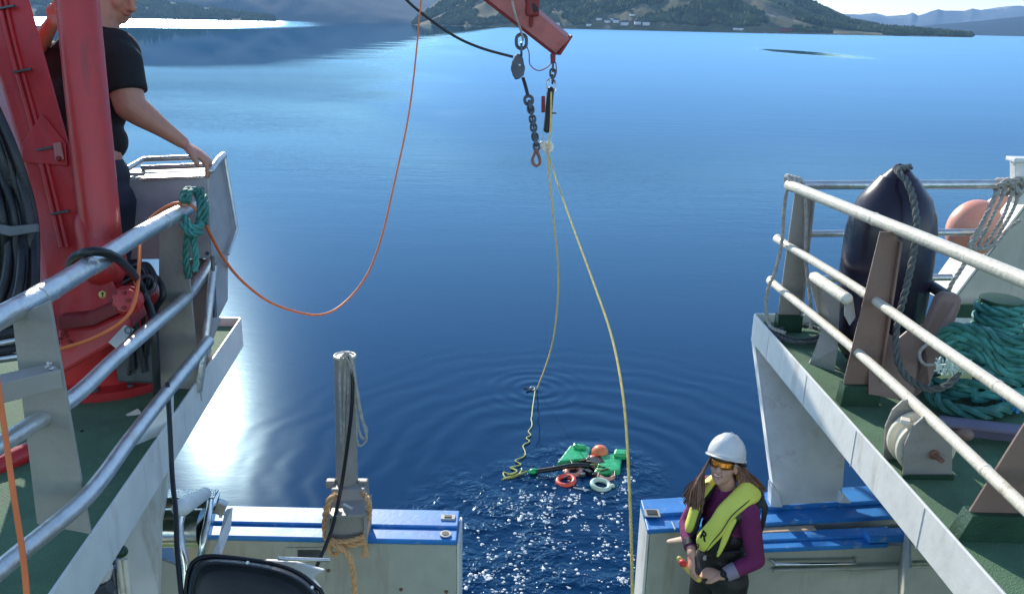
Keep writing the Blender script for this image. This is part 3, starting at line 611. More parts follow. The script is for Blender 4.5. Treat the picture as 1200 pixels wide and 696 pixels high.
lo.prism([q0[2], q0[3], q1[3], q1[2]], (sect(V((0, 0, 0)), 0, 1, -.5)[2])*.03).build('jib_underside_shade', M['dred'], jib, bevel=.004)  # dark red sheet, the jib's underside shade put into colour
MB().bar(jt+up_*.12, jt+up_*.12+jd*.03, .20, .27, up_).build('jib_end_plate', M['dred'], jib, bevel=.004)
# valve block and hoses on the jib
vb = P(624, 8, 10.0); MB().box(vb, (.16, .14, .22)).build('valve_block', M['dred'], t, bevel=.03)
MB().tube([P(618, -12, 10), P(624, 4, 9.95), P(629, 14, 9.95)], .03, 8).build('valve_hose', M['hose'], t, True)
MB().tube([vb, P(622, 32, 10.1)], .022, 8).build('valve_stem', M['dred'], t, True)
cable('tag_line', [P(598, -8, 9.8), P(604, 18, 9.9), P(611, 38, 10.1), P(613, 48, 10.15)], .015, M['grope'], 'pale rope lashed over the crane jib above the snatch block', 'rope', rope=True)
cable('shock_cord', [P(616, 52, 10.2), P(620, 62, 10.2), P(621, 76, 10.2), P(630, 83, 10.2), P(640, 80, 10.25), P(650, 72, 10.35), P(652, 85, 10.35), P(648, 94, 10.3)], .007, M['dred'], 'thin red cord hanging in a loop between the two hooks', 'cord', n=6)

def link(c, d, side, L_, W_, r):            # stadium chain link
    d = V(d).normalized(); s_ = (V(side)-d*V(side).dot(d)).normalized(); pts = []
    for k in range(9): a = math.pi*k/8; pts.append(c+d*(L_/2-W_/2)+(s_*math.cos(a)+d*math.sin(a))*W_/2)
    for k in range(9): a = math.pi+math.pi*k/8; pts.append(c-d*(L_/2-W_/2)+(s_*math.cos(a)+d*math.sin(a))*W_/2)
    return MB().tube(pts, r, 6, closed=True)
# snatch block, its chain and hook
DB = 10.15
t = thing('snatch_block', P(607, 78, DB), 'grey steel snatch block with a black cable over its sheave', 'snatch block')
bd = [(606, 63), (611, 64), (613, 68), (615, 80), (614, 88), (609, 92), (605, 93), (602, 88), (600, 80), (601, 72), (604, 66)]
MB().prism([P(x, y, DB) for x, y in bd], F*.03).build('cheek_plate', M['dsteel'], t, bevel=.01)
MB().prism([P(x-1.2, y+.4, DB+.07) for x, y in bd], F*.03).build('cheek_plate', M['dsteel'], t, bevel=.01)
MB().lathe(P(607, 80, DB+.03), F, [(0, .085), (.012, .065), (.03, .065), (.04, .085)], 20).build('sheave', M['rust'], t, True)
MB().lathe(P(609, 77, DB-.005), F*-1, [(0, .018), (.015, .014)], 10).build('axle_pin', M['galv'], t)
link(P(611, 58, DB), U, F, .14, .075, .016).build('chain_link', M['dsteel'], t, True)
link(P(611, 49, DB), U, R, .17, .12, .022).build('shackle', M['dsteel'], t, True)
t = thing('hook_chain', P(628, 190, 10.1), 'dark chain with a rusty safety hook hanging under the snatch block', 'chain and hook')
MB().tube(smooth([P(613, 92, 10.15), P(616, 102, 10.1), P(619, 114, 10.1)], .05), [.022]*len(smooth([P(613, 92, 10.15), P(616, 102, 10.1), P(619, 114, 10.1)], .05)), 8).build('wire_strop', M['hose'], t, True)
cp = smooth([P(619, 116, 10.1), P(621, 124, 10.1), P(624, 140, 10.1), P(626, 155, 10.1), P(629, 174, 10.1)], .01)
n_l = 11
for k in range(n_l):
    i = int((k+.5)/n_l*len(cp)); i = min(i, len(cp)-2); d = (cp[i+1]-cp[i]); big = 1.4 if k in (0, 1, 9) else 1.0
    link(cp[i], d, R if k % 2 == 0 else F, .088*big**.5, .066*big, .0155*big).build('chain_link', M['dsteel'], t, True)
hk = [P(628.5, 174, 10.1), P(626.5, 180, 10.1), P(624, 186, 10.1), P(624.5, 191, 10.1), P(628, 194.5, 10.1), P(632, 192, 10.1), P(632.5, 187, 10.1), P(630.5, 181, 10.1)]
MB().tube(smooth(hk+[hk[0]], .02), .019, 8).build('safety_hook', M['rust'], t, True)
# hanging sheave assembly for the lifting rope
DC = 10.3
t = thing('lifting_block', P(643, 150, DC), 'long black lifting block hanging from the jib tip by a chain', 'lifting block')
MB().tube([P(648, 64, DC), P(648, 74, DC)], [.035, .03], 10).build('jib_pin', M['dred'], t, True)
for k, y in enumerate((79, 86, 93)): link(P(648-k*.3, y, DC), U, R if k % 2 else F, .10, .06, .014).build('chain_link', M['dsteel'], t, True)
link(P(646, 101, DC), U, R, .16, .10, .013).build('shackle', M['steel'], t, True)
MB().tube([P(645.5, 106, DC), P(641, 152, DC)], .042, 14, roundcap=True).build('block_body', M['black'], t, True)
for dx in (-6, 5):
    MB().bar(P(645+dx*.7, 108, DC), P(641+dx, 172, DC), .008, .012).build('side_bar', M['galv'], t)
MB().bar(P(636.5, 113, DC), P(636.5, 132, DC), .045, .03).build('release_latch', M['dred'], t, bevel=.005)
MB().bar(P(641, 132, DC), P(652, 133, DC), .025, .02).build('cross_pin', M['dsteel'], t)
MB().torus(P(642, 173, DC-.03), F*.9+R*.3, .055, .022, 20, 8).build('rope_ring', M['white'], t, True)
MB().torus(P(637, 170, DC-.03), F*.5+U*.8, .05, .016, 18, 8).build('rope_ring', M['white'], t, True)

# ================================================================== LINES
e1 = Pz(629, 454, .0)
cable('lifting_rope', [P(646, 108, DC-.06), P(645, 150, DC-.06), P(642, 178, DC-.04)] + [P(x, y, 10.3+(e1-CAM).dot(F)*0+dd) for x, y, dd in ((643, 200, .05), (649, 260, .45), (654, 320, 1.1), (652, 370, 1.7), (644, 415, 2.3))] + [e1+V((0, 0, -.05))], .0115, M['yellow'], 'thin yellow rope running from the lifting block straight down into the water', 'rope', n=8, rope=True)
cable('lifting_rope', [P(641, 175, DC-.04), P(650, 205, 9.9), P(670, 262, 8.9), P(695, 330, 7.8), P(717, 395, 6.9), P(731, 470, 6.1), P(737, 560, 5.6), P(740, 640, 5.3), P(742, 760, 5.0)], .0105, M['yellow'], 'taut yellow rope sweeping from the lifting block past the end of the right bulwark', 'rope', n=8, rope=True)
oc_ = [P(36, 760, 2.6), P(28, 660, 2.7), P(16, 580, 2.8), P(2, 480, 2.9), P(-14, 380, 3.0)]
cable('orange_cable', oc_, .0095, M['orange'], 'orange cable hanging close in front of the left railing post', 'cable')
cable('orange_cable', [P(60, 412, 4.1), P(110, 396, 4.15), P(148, 372, 4.2), P(160, 345, 4.25), P(163, 310, 4.4), P(166, 275, 4.6), P(178, 255, 4.75), P(203, 239, 4.82), P(224, 240, 4.85), P(238, 258, 4.9), P(262, 303, 5.3), P(290, 335, 5.9), P(325, 358, 6.6), P(372, 369, 7.3), P(402, 356, 7.7), P(430, 322, 8.0), P(448, 275, 8.3), P(462, 215, 8.6), P(478, 140, 9.0), P(487, 70, 9.3), P(496, -30, 9.6)], .0095, M['orange'], 'orange cable looping over the left rail end and up out of view', 'cable')
cable('winch_wire', [P(455, -25, 9.2), P(478, 2, 9.4), P(505, 24, 9.6), P(535, 44, 9.8), P(565, 57, 9.95), P(601, 67, 10.1)], .016, M['hose'], 'black winch wire curving down to the snatch block', 'wire', n=8)
cable('black_hose', [P(80, 318, 4.2), P(86, 303, 3.9), P(100, 296, 3.72), P(118, 295, 3.75), P(136, 302, 3.85), P(152, 317, 4.15), P(164, 334, 4.45), P(172, 352, 4.5), P(180, 380, 4.45), P(183, 430, 4.5), P(184, 470, 4.55)], .021, M['black'], 'black hose arching over the left top rail in front of the crane', 'hose', n=12)
cable('black_hose', [P(196, 448, 4.3), P(199, 500, 4.25), P(202, 560, 4.2), P(206, 600, 4.1), P(208, 650, 4.0), P(216, 730, 3.9)], .012, M['black'], 'thin black hose dropping past the stainless roller', 'hose', n=8)

# hose bundle left of the crane column
hh = random.Random(5)
t = thing('hose_bundle', P(30, 350, 4.3), 'bundle of black hydraulic hoses down the left side of the crane', 'hoses')
for k in range(9):
    o_ = (k-4)*7+hh.uniform(-2, 2); dz = hh.uniform(-.08, .08)
    pts = [P(-75+o_*.8, 20, 4.15+dz), P(-38+o_*.8, 100, 4.15+dz), P(-8+o_, 180, 4.15+dz), P(14+o_*.95, 250, 4.15-dz), P(18+o_*.9, 310, 4.15+dz), P(8+o_*1.1, 355, 4.1+dz), P(-20+o_, 420, 4.1)]
    MB().tube(smooth(pts, .05), .021, 10).build('hose', M['hose'], t, True)
MB().prism([P(x, y, 4.05) for x, y in ((-20, 258), (12, 265), (43, 262), (44, 272), (12, 277), (-20, 270))], F*.02).build('hose_clamp', M['dsteel'], t, bevel=.004)
MB().tube(smooth([P(-30, 395, 3.95), P(-4, 376, 3.95), P(20, 370, 3.98), P(40, 380, 4.1)], .04), .02, 10).build('hose', M['hose'], t, True)
# loose pipes, brackets and hoses on the left deck behind the rails
t = thing('deck_pipe', Pz(120, 512, ZD+.1), 'pale round pipe lying on the left deck behind the lower rails', 'pipe')
MB().tube([P(66, 532, 4.62), P(118, 512, 4.72), P(166, 488, 4.85)], .052, 20).build('pipe', M['cream'], t, True)
MB().tube([P(96, 505, 4.6), P(101, 548, 4.5)], .014, 8).build('strap', M['black'], t, True)
MB().tube([P(98, 512, 4.55), P(112, 530, 4.5)], .012, 8).build('strap', M['black'], t, True)
t = thing('hose_coil', P(150, 340, 4.9), 'tangle of black hoses and fittings between crane hub and rail post', 'hoses')
for k in range(7):
    x0, y0 = 150+hh.uniform(0, 26), 305+hh.uniform(0, 20)
    pts = [P(x0-10, y0+8, 4.9), P(x0+6, y0+2, 4.8), P(x0+16, y0+22, 4.75+hh.uniform(-.05, .05)), P(x0+4, y0+46, 4.8), P(150+hh.uniform(0, 20), 400+hh.uniform(0, 40), 4.9)]
    MB().tube(smooth(pts, .03), hh.uniform(.012, .02), 8).build('hose', M['hose'], t, True)
MB().torus(P(172, 333, 4.7), F, .045, .012, 20, 8).build('fitting', M['dsteel'], t, True)
MB().box(P(160, 418, 4.95), (.22, .1, .3)).build('valve_box', M['dsteel'], t, bevel=.02)
for k in range(4): MB().tube([P(-10, 395+k*9, 3.6), P(20, 388+k*10, 3.7)], .018, 8).build('coupling', M['steel'] if k % 2 else M['hose'], t, True)

# ================================================================== CONTROL CONSOLE
t = thing('control_console', P(190, 300, 5.3), 'aluminium crane control console with an open side door under his hand', 'control console')
DQ = 5.12
MB().prism([P(x, y, DQ) for x, y in ((130, 212), (240, 206), (246, 303), (138, 304))], (0, .03, 0)).build('front_panel', M['alu'], t, bevel=.004)
MB().prism([P(240, 206, DQ), P(246, 303, DQ), P(250, 296, DQ+.5), P(246, 204, DQ+.5)], (.012, 0, 0)).build('end_panel', M['alu'], t)
MB().prism([P(138, 304, DQ), P(246, 303, DQ), P(246, 300, DQ+.5), P(140, 300, DQ+.5)], (0, 0, .01)).build('bottom_panel', M['alu'], t)
MB().prism([P(130, 212, DQ+.02), P(240, 206, DQ+.02), P(240, 196, DQ+.5), P(134, 198, DQ+.5)], (0, 0, -.02)).build('top_tray', M['dsteel'], t)
MB().bar(P(166, 210, DQ-.01), P(240, 207, DQ-.01), .02, .014).build('lit_edge', M['galv'], t)
MB().tube([P(130, 206, DQ+.02), P(147, 199, DQ+.1), P(168, 187, DQ+.35), P(240, 184, DQ+.38)], .018, 12).build('guard_rail', M['galv'], t, True)
MB().tube([P(166, 197, DQ+.12), P(240, 194, DQ+.12)], .016, 12).build('guard_rail', M['galv'], t, True)
MB().bar(P(133, 203, DQ+.05), P(170, 203, DQ+.1), .09, .02).build('tray_lip', M['alu'], t, bevel=.003)
MB().tube([P(247, 200, DQ-.02), P(255, 188, DQ+.1), P(262, 182, DQ+.2)], .022, 12, roundcap=True).build('door_top_tube', M['galv'], t, True)
dp = [(245, 198), (262, 181), (277, 268), (266, 298), (266, 352), (255, 374), (249, 372), (247, 300)]
MB().prism([P(x, y, DQ+.06+(x-245)*.012) for x, y in dp], (.0, .022, 0)).build('side_door', M['alu'], t, bevel=.006)
MB().tube([P(263, 184, DQ+.22), P(277.5, 268, DQ+.38), P(267, 298, DQ+.26)], .012, 8).build('door_edge', M['galv'], t, True)
MB().prism([P(249, 370, DQ+.05), P(258, 374, DQ+.1), P(236, 430, DQ+.05), P(226, 428, DQ)], (0, .03, 0)).build('door_stay', M['alu'], t, bevel=.004)
MB().tube([P(249, 300, DQ), P(252, 372, DQ+.03)], .012, 8).build('hinge_tube', M['dsteel'], t, True)
for px, py in ((237, 222), (243, 297), (140, 229), (143, 297)): MB().lathe(P(px, py, DQ-.004), F*-1, [(0, .013), (.008, .01)], 10).build('screw', M['dsteel'], t)
MB().prism([P(x, y, DQ-.01) for x, y in ((233, 229), (241, 229), (241, 233), (233, 233))], F*-.008).build('latch', M['galv'], t)
MB().prism([P(x, y, DQ-.01) for x, y in ((234, 234), (241, 234), (242, 244), (235, 244))], F*-.004).build('latch_hole', M['screen'], t)
for px, xx in ((160, -.1), (232, -.0)): MB().tube([P(px, 303, DQ+.2), V((P(px, 303, DQ+.2).x, P(px, 303, DQ+.2).y, ZD))], .03, 10).build('leg', M['alu'], t, True)
MB().prism([P(222, 305, 5.3), P(248, 305, 5.3), P(250, 368, 5.3), P(226, 420, 5.3), P(214, 400, 5.3)], (0, .03, 0)).build('rear_brace', M['gpost'], t, bevel=.004)

# turquoise rope hitched over the left rail end
t = thing('turquoise_rope', P(222, 270, 4.85), 'turquoise rope hitched over the end of the left rail', 'rope')
rb = MB()
rc = [P(214, 236, 4.78), P(216, 226, 4.84), P(224, 222, 4.92), P(232, 228, 4.94), P(235, 244, 4.86), P(233, 262, 4.84), P(226, 271, 4.82), P(218, 262, 4.80)]
rb.rope(rc, .022); rb.rope([p+V((.025, .01, -.004)) for p in rc[:-2]], .022)
rb.build('hitch', M['teal'], t, True)
rb = MB(); rb.rope([P(216, 254, 4.78), P(224, 266, 4.76), P(235, 266, 4.8), P(236, 260, 4.86)], .020); rb.build('turn', M['tealk'], t, True)
rb = MB(); rb.rope([P(214, 262, 4.77), P(224, 274, 4.75), P(236, 272, 4.8)], .020); rb.build('turn', M['tealk'], t, True)
rb = MB(); rb.rope([P(222, 266, 4.80), P(219, 285, 4.8), P(218, 305, 4.82), P(221, 326, 4.84)], .021); rb.build('hanging_tail', M['teal'], t, True)
rb = MB(); rb.rope([P(229, 266, 4.80), P(228, 285, 4.82), P(230, 305, 4.84), P(228, 318, 4.84)], .019); rb.build('hanging_tail', M['tealk'], t, True)

# ================================================================== STERN GEAR, left
t = thing('stainless_roller', P(215, 610, 5.0), 'shiny stainless steel fairlead roller beside the left pillar', 'fairlead')
MB().prism([P(184, 573, 5.35), P(256, 573, 5.35), P(250, 583, 5.15), P(184, 583, 5.15)], (0, 0, -.012)).build('top_plate', M['steel'], t)
MB().prism([P(184, 582, 5.2), P(250, 582, 5.2), P(240, 640, 5.2), P(184, 640, 5.2)], (0, .02, 0)).build('back_plate', M['steel'], t)
MB().tube([P(170, 618, 5.05), P(238, 618, 5.05)], .115, 32).build('roller', M['steel'], t, True)
MB().prism([P(243, 577, 5.3), P(256, 576, 5.4), P(241, 646, 5.1), P(232, 650, 4.9), P(237, 620, 4.95)], (.015, 0, 0)).build('cheek_plate', M['steel'], t, bevel=.004)
MB().tube(smooth([P(236, 652, 4.85), P(239, 630, 4.85), P(244, 605, 4.95), P(246, 588, 5.1)], .03), .022, 12).build('brace_tube', M['steel'], t, True)
t = thing('grab_handle', P(222, 600, 4.6), 'bent white handrail tube in front of the stainless roller', 'handrail')
MB().tube([P(212, 595, 4.35), P(240, 578, 4.9)], [.047, .036], 18, roundcap=True).build('grip', M['white'], t, True)
MB().tube(smooth([P(214, 598, 4.35), P(210, 615, 4.33), P(212, 640, 4.3), P(217, 662, 4.3), P(218, 700, 4.3)], .03), .022, 12).build('bent_tube', M['steel'], t, True)
t = thing('hinge_arm', P(265, 640, 4.9), 'white hinge arm with clamp at the left end of the left bulwark', 'hinge')
MB().prism([P(263, 600, 5.2), P(271, 598, 5.2), P(268, 625, 5.1), P(258, 652, 4.9), P(246, 652, 4.9), P(256, 630, 5.0)], (0, .04, 0)).build('arm', M['white'], t, bevel=.006)
MB().box(P(259, 594, 5.25), (.06, .05, .09), Matrix.Rotation(.4, 3, 'Y')).build('clamp', M['galv'], t, bevel=.008)
MB().tube([P(252, 590, 5.25), P(266, 604, 5.25)], .012, 8).build('clamp_pin', M['steel'], t, True)
MB().tube([P(264, 588, 5.25), P(258, 606, 5.25)], .010, 8).build('clamp_screw', M['steel'], t, True)

# pipe post with lines
t = thing('pipe_post', Pz(405, 615, ZB), 'tall grey pipe post standing on a box bracket on the left bulwark', 'post')
yb = (YN+YF)/2; base = Pz(405, 618, ZB+.03); pz0 = PY(407, 574, base.y+.12)
MB().tube([pz0, PY(404, 417, base.y+.12)], [.070, .064], 28, cap=False).build('pipe', M['gpost'], t, True)
MB().tube([PY(404, 417, base.y+.12), PY(404, 430, base.y+.12)], .057, 28).build('pipe_bore', M['dsteel'], t, True)
MB().torus(PY(404, 417, base.y+.12), U*.1+V((0, 0, 1)), .063, .008, 28, 8).build('pipe_rim', M['cream'], t, True)
MB().lathe(PY(407, 578, base.y+.12), (0, 0, 1), [(-.05, .06), (-.03, .10), (.0, .10), (.03, .085), (.06, .085)], 24).build('collar', M['gpost'], t, True)
for sx_ in (-1, 1): MB().box(PY(407+sx_*19, 566, base.y+.1), (.06, .05, .05)).build('collar_lug', M['gpost'], t, bevel=.008)
MB().prism([PY(388, 573, base.y+.02), PY(427, 573, base.y+.02), PY(430, 602, base.y-.06), PY(386, 602, base.y-.06)], (0, .14, .0)).build('upper_box', M['gpost'], t, bevel=.006)
fx = [PY(x, y, base.y-.17) for x, y in ((386, 603), (429, 601), (429, 637), (385, 637))]
MB().prism(fx, (0, .012, 0)).build('front_plate', M['gpost'], t)
for a_, b_ in ((0, 1), (1, 2), (2, 3), (3, 0)): MB().bar(fx[a_]+V((0, -.015, 0)), fx[b_]+V((0, -.015, 0)), .035, .02, (0, 0, 1) if a_ % 2 == 0 else (1, 0, 0)).build('front_frame', M['gpost'], t, bevel=.003)
MB().prism([fx[0]+V((0, .013, 0)), fx[1]+V((0, .013, 0)), fx[2]+V((0, .013, 0)), fx[3]+V((0, .013, 0))], (0, .2, 0)).build('box_body', M['gpost'], t)
MB().bar(PY(402, 590, base.y-.19), PY(413, 596, base.y-.19), .012, .01).build('chalk_scratch', M['paper'], t)
t = thing('light_line', PY(415, 440, base.y), 'light grey line hung in long loops over the top of the pipe post', 'rope')
Yp = base.y+.03
for k, pts in enumerate(([(400, 420), (405, 414), (411, 420), (416, 445), (421, 480), (429, 508), (428, 518), (421, 522), (418, 512), (416, 470), (411, 430), (405, 418)],
                         [(402, 422), (408, 416), (413, 425), (419, 460), (425, 492), (430, 505), (426, 514), (420, 500), (414, 440)],
                         [(400, 418), (398, 440), (399, 480), (400, 520)], [(405, 418), (404, 450), (403, 490), (402, 528)], [(408, 424), (408, 460), (407, 500), (406, 532)])):
    MB().rope([PY(x, y, Yp-.05+k*.006) for x, y in pts], .0085).build('loop', M['grope'], t, True)
cable('post_cable', [PY(404, 417, Yp+.06), PY(410, 420, Yp-.02), PY(413, 440, Yp-.05), PY(412, 480, Yp-.07), PY(406, 530, Yp-.08), PY(398, 580, Yp-.13), PY(388, 622, Yp-.3), PY(371, 664, Yp-.45)], .012, M['black'], 'black cable coming out of the pipe post top and running down its front', 'cable')
t = thing('orange_rope', PY(400, 640, YN), 'pale orange rope wound round the bracket of the pipe post', 'rope')
Yo = base.y-.14
MB().rope([PY(394, 580, Yo+.1), PY(386, 586, Yo), PY(382, 600, Yo), PY(381, 618, Yo), PY(384, 633, Yo-.05), PY(400, 638, Yo-.07), PY(418, 637, Yo-.07), PY(428, 632, Yo-.05)], .021).build('turn', M['orope'], t, True)
MB().rope([PY(424, 577, Yo+.1), PY(431, 585, Yo), PY(433, 600, Yo), PY(430, 616, Yo-.03), PY(427, 632, Yo-.05), PY(428, 645, Yo-.06)], .018).build('turn', M['orope'], t, True)
MB().rope([PY(383, 630, Yo-.06), PY(395, 634, Yo-.09), PY(412, 633, Yo-.09), PY(427, 628, Yo-.07)], .016).build('turn', M['orope'], t, True)
MB().rope([PY(384, 634, Yo-.08), PY(396, 640, Yo-.10), PY(407, 648, Yo-.12), PY(413, 664, Yo-.14), PY(416, 700, Yo-.15), PY(415, 740, Yo-.15)], .019).build('tail', M['orope'], t, True)
MB().rope([PY(385, 634, Yo-.08), PY(386, 644, Yo-.08), PY(392, 650, Yo-.10), PY(398, 645, Yo-.12)], .016).build('knot', M['orope'], t, True)
for k in range(5): MB().tube([PY(426+k, 642, Yo-.06), PY(422+k*2.5, 653, Yo-.07)], .004, 5).build('frayed_end', M['orope'], t, True)
# black cover in the foreground, with the white funnel behind it
t = thing('engine_cover', P(300, 690, 3.9), 'large glossy black rounded cover at the bottom edge of the photo', 'cover')
def coverloop(s, dep, dy=0):
    pts = [(217, 760), (218, 700), (222, 668), (232, 655), (250, 652), (290, 656), (325, 662), (350, 672), (368, 686), (380, 702), (384, 760)]
    return [P(300+(x-300)*s, 745+(y-745)*s+dy, dep) for x, y in pts]
mbc = MB(); L0 = [coverloop(1.0, 4.15), coverloop(1.0, 4.02), coverloop(.965, 3.96), coverloop(.92, 3.94), coverloop(.90, 3.97), coverloop(.5, 3.98)]
for Lp in L0: mbc.v += [tuple(p) for p in Lp]
for i in range(5):
    for k in range(10): mbc.f.append((i*11+k, i*11+k+1, (i+1)*11+k+1, (i+1)*11+k))
o = mbc.build('shell', M['navy'], t, True); sm_ = o.modifiers.new('s', 'SUBSURF'); sm_.levels = sm_.render_levels = 2
MB().tube(smooth(coverloop(1.005, 4.03), .03), .012, 8).build('rim', M['black'], t, True)
for k in (5, 8): MB().lathe(coverloop(.97, 3.95)[k], F*-1, [(0, .008), (.004, .007)], 8).build('screw', M['galv'], t)
t = thing('white_chute', P(360, 665, 4.3), 'pointed white plastic funnel sticking out behind the black cover', 'funnel')
MB().prism([P(x, y, 4.35) for x, y in ((310, 656), (345, 658), (380, 668), (366, 678), (376, 690), (340, 680))], F*.03).build('shell', M['white'], t, bevel=.008)
MB().tube([P(326, 654, 4.3), P(386, 656, 4.45)], .010, 8).build('rod', M['galv'], t, True)
# mooring fittings below the left deck edge
t = thing('ladder_fittings', P(130, 660, 4.0), 'grey hose ends and brackets hanging below the left deck edge', 'fittings')
for k, (a, b_) in enumerate((((128, 635), (128, 662)), ((140, 655), (148, 720)), ((146, 655), (154, 720)), ((132, 665), (136, 720)))):
    MB().tube([P(*a, 4.0), P(*b_, 4.0)], .016 if k else .026, 10).build('tube', M['cream'] if k in (1, 2) else M['dsteel'], t, True)
MB().torus(P(134, 637, 4.0), F, .03, .011, 16, 8).build('ring', M['galv'], t, True)
MB().ell(P(141, 646, 3.98), (.035, .03, .03)).build('coupling', M['dgreen'], t, True)
MB().box(P(122, 672, 3.95), (.06, .05, .1), Matrix.Rotation(.3, 3, 'Y')).build('lamp', M['white'], t, bevel=.012)
MB().box(P(120, 690, 3.95), (.1, .05, .06), Matrix.Rotation(-.4, 3, 'Y')).build('bracket', M['dsteel'], t, bevel=.01)

# ================================================================== RIGHT DECK
# big dark fender
fb = Pz(1034, 425, ZD+.02); fb = V((fb.x, 5.35, ZD+.04)); fx_, fy_ = P(1036, 300, 5.6).x, 5.35
t = thing('fender', (fx_, fy_, ZD), 'large dark rubber fender standing on end against the right aft rails', 'fender')
zt = PY(1037, 191, fy_).z; H = zt-ZD; prof = [(.0, .12), (.05, .19), (.14, .25), (.3, .272), (.6, .280), (H*.55, .280), (H*.68, .275), (H*.76, .255), (H*.84, .215), (H*.90, .15), (H*.94, .11)]
MB().lathe((fx_, fy_, ZD), (-.02, .0, 1), prof, 48).build('body', M['fender'], t, True)
MB().lathe((fx_-.02, fy_, ZD+H*.90), (0, 0, 1), [(0, .15), (.03, .125), (H*.07, .06), (H*.095, .03)], 24).build('nose', M['fender'], t, True)
for a in (-.5, .5):
    d = V((math.cos(a-1.2), math.sin(a-1.2), 0)); MB().prism([V((fx_-.02, fy_, ZD+H*.86))+d*.17, V((fx_-.02, fy_, ZD+H*1.0))+d*.01, V((fx_-.02, fy_, ZD+H*.86))-d*.05], d.cross(V((0, 0, 1)))*.02).build('nose_rib', M['fender'], t, bevel=.004)
cable('fender_rope', [V((fx_+.03, fy_-.02, zt-.02)), P(1052, 200, 5.2), P(1062, 212, 5.12), P(1070, 232, 5.05), P(1074, 262, 5.0), P(1070, 300, 5.0), P(1060, 345, 4.98), P(1052, 375, 4.98), P(1050, 405, 4.98), P(1055, 430, 4.95), P(1070, 448, 4.9), P(1092, 456, 4.8), P(1112, 450, 4.75), P(1124, 436, 4.75)], .021, M['drope'], 'dark grey rope falling from the fender nose and sagging across the deck', 'rope', rope=True)
# mooring frame with plates and tubes round the fender
t = thing('fairlead_frame', (2.35, 5.1, ZD), 'brown steel fairlead frame with cream top tube between fender and railing', 'fairlead')
pl = [P(948, 326, 5.55), P(950, 320, 5.55), P(958, 320, 5.55), P(985, 345, 5.55), P(982, 408, 5.55), Pz(978, 436, ZD), Pz(948, 426, ZD), P(961, 405, 5.75), P(963, 385, 5.68)]
MB().prism(pl, (0, .014, 0)).build('side_plate', M['gpost'], t, bevel=.003)
MB().tube([P(955, 325, 5.52), P(992, 350, 5.0)], .036, 18, roundcap=True).build('top_tube', M['cream'], t, True)
MB().prism([P(990, 346, 5.0), P(1000, 350, 5.0), P(1003, 372, 5.0), P(996, 382, 5.0), P(990, 370, 5.0)], (0, .014, 0)).build('bracket', M['gpost'], t, bevel=.004)
bp = [P(1018, 372, 5.05), P(1032, 376, 5.05), P(1040, 390, 5.05), P(1052, 398, 5.05), P(1066, 386, 5.05), P(1082, 380, 5.05), P(1090, 452, 5.05), P(1062, 470, 5.05), P(1018, 462, 5.05)]
MB().prism(bp, (0, .016, 0)).build('cradle_plate', M['post'], t, bevel=.003)
MB().tube([P(1086, 332, 5.5), P(1108, 346, 5.3)], .036, 16).build('cross_tube', M['dsteel'], t, True)
MB().prism([P(1100, 350, 5.05), P(1108, 344, 5.05), P(1124, 346, 5.05), P(1128, 352, 5.05), P(1126, 362, 5.05), P(1090, 452, 5.05), P(1068, 470, 5.05), P(1072, 420, 5.05)], (0, .07, 0)).build('bent_arm', M['post'], t, bevel=.014)
MB().tube([P(1118, 358, 4.99), P(1098, 398, 4.99)], .018, 10, roundcap=True).build('arm_rib', M['post'], t, True)
MB().tube(smooth([P(1090, 400, 4.98), P(1078, 412, 4.98), P(1080, 424, 4.98), P(1088, 428, 4.98), P(1100, 424, 4.98), P(1106, 414, 4.98)], .02), .010, 8).build('shackle_bow', M['grope'], t, True)

# slanted outboard bulwark with its white cap
t = thing('outer_bulwark', (3.9, 5.7, ZD), 'grey green sloping outer bulwark of the right deck with white sunlit edge', 'bulwark')
q = [PY(1214, 228, 6.4), PY(1116, 356, 6.4), PY(1420, 356, 6.4), PY(1420, 190, 6.4)]
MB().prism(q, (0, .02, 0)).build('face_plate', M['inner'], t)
qa = [q[0]+V((-.012, .0, .0)), q[1]+V((-.012, 0, 0))]
MB().prism([qa[0], qa[1], qa[1]+V((-.02, .36, -.02)), qa[0]+V((.0, .40, .02))], (-.014, 0, .008)).build('edge_plate', M['white'], t)
pb = PY(1196, 216, 6.1); MB().prism([PY(1190, 190, 6.1), PY(1216, 190, 6.1), PY(1216, 240, 6.1), PY(1190, 240, 6.1)], (0, .08, 0)).build('rail_post', M['white'], t, bevel=.008)
MB().box(PY(1200, 187, 6.13), (.2, .12, .03)).build('post_cap', M['white'], t, bevel=.006)
MB().prism([PY(1105, 357, 6.2), PY(1400, 357, 6.2), V((PY(1400, 357, 6.2).x, 6.2, ZD)), V((PY(1105, 357, 6.2).x, 6.2, ZD))], (0, .04, 0)).build('shadow_plate', M['dgreen'], t)  # added dark sheet, stands in for the shadow below the bulwark
# pale orange buoy hanging outside
bc = PY(1141, 268, 6.42)
t = thing('buoy', bc, 'faded orange buoy hanging outside the right aft rails', 'buoy')
MB().ell(bc, (.20, .17, .225), Matrix.Rotation(.25, 3, 'Y'), 32, 20).build('ball', M['buoy'], t, True)
MB().tube([bc+V((.12, 0, .18)), bc+V((.17, 0, .24))], [.06, .045], 16, roundcap=True).build('eye', M['buoy'], t, True)
t = thing('rail_lashing', PY(1182, 218, 6.0), 'grey rope knotted round the aft top rail beside the buoy, with long slanting strands', 'rope')
Yr = 6.05
kn = MB()
for k in range(6):
    c = PY(1171+k*4.6, 219, 6.13); kn.torus(c, (1, hh.uniform(-.3, .3), hh.uniform(-.4, .4)), .052, .017, 16, 6)
for k in range(5):
    a = PY(1170+k*6, 216+hh.uniform(-4, 2), Yr); kn.rope([a, a+V((.05, -.02, hh.uniform(-.05, .05))), a+V((.1, .0, hh.uniform(-.03, .03)))], .017)
kn.build('knot', M['grope'], t, True)
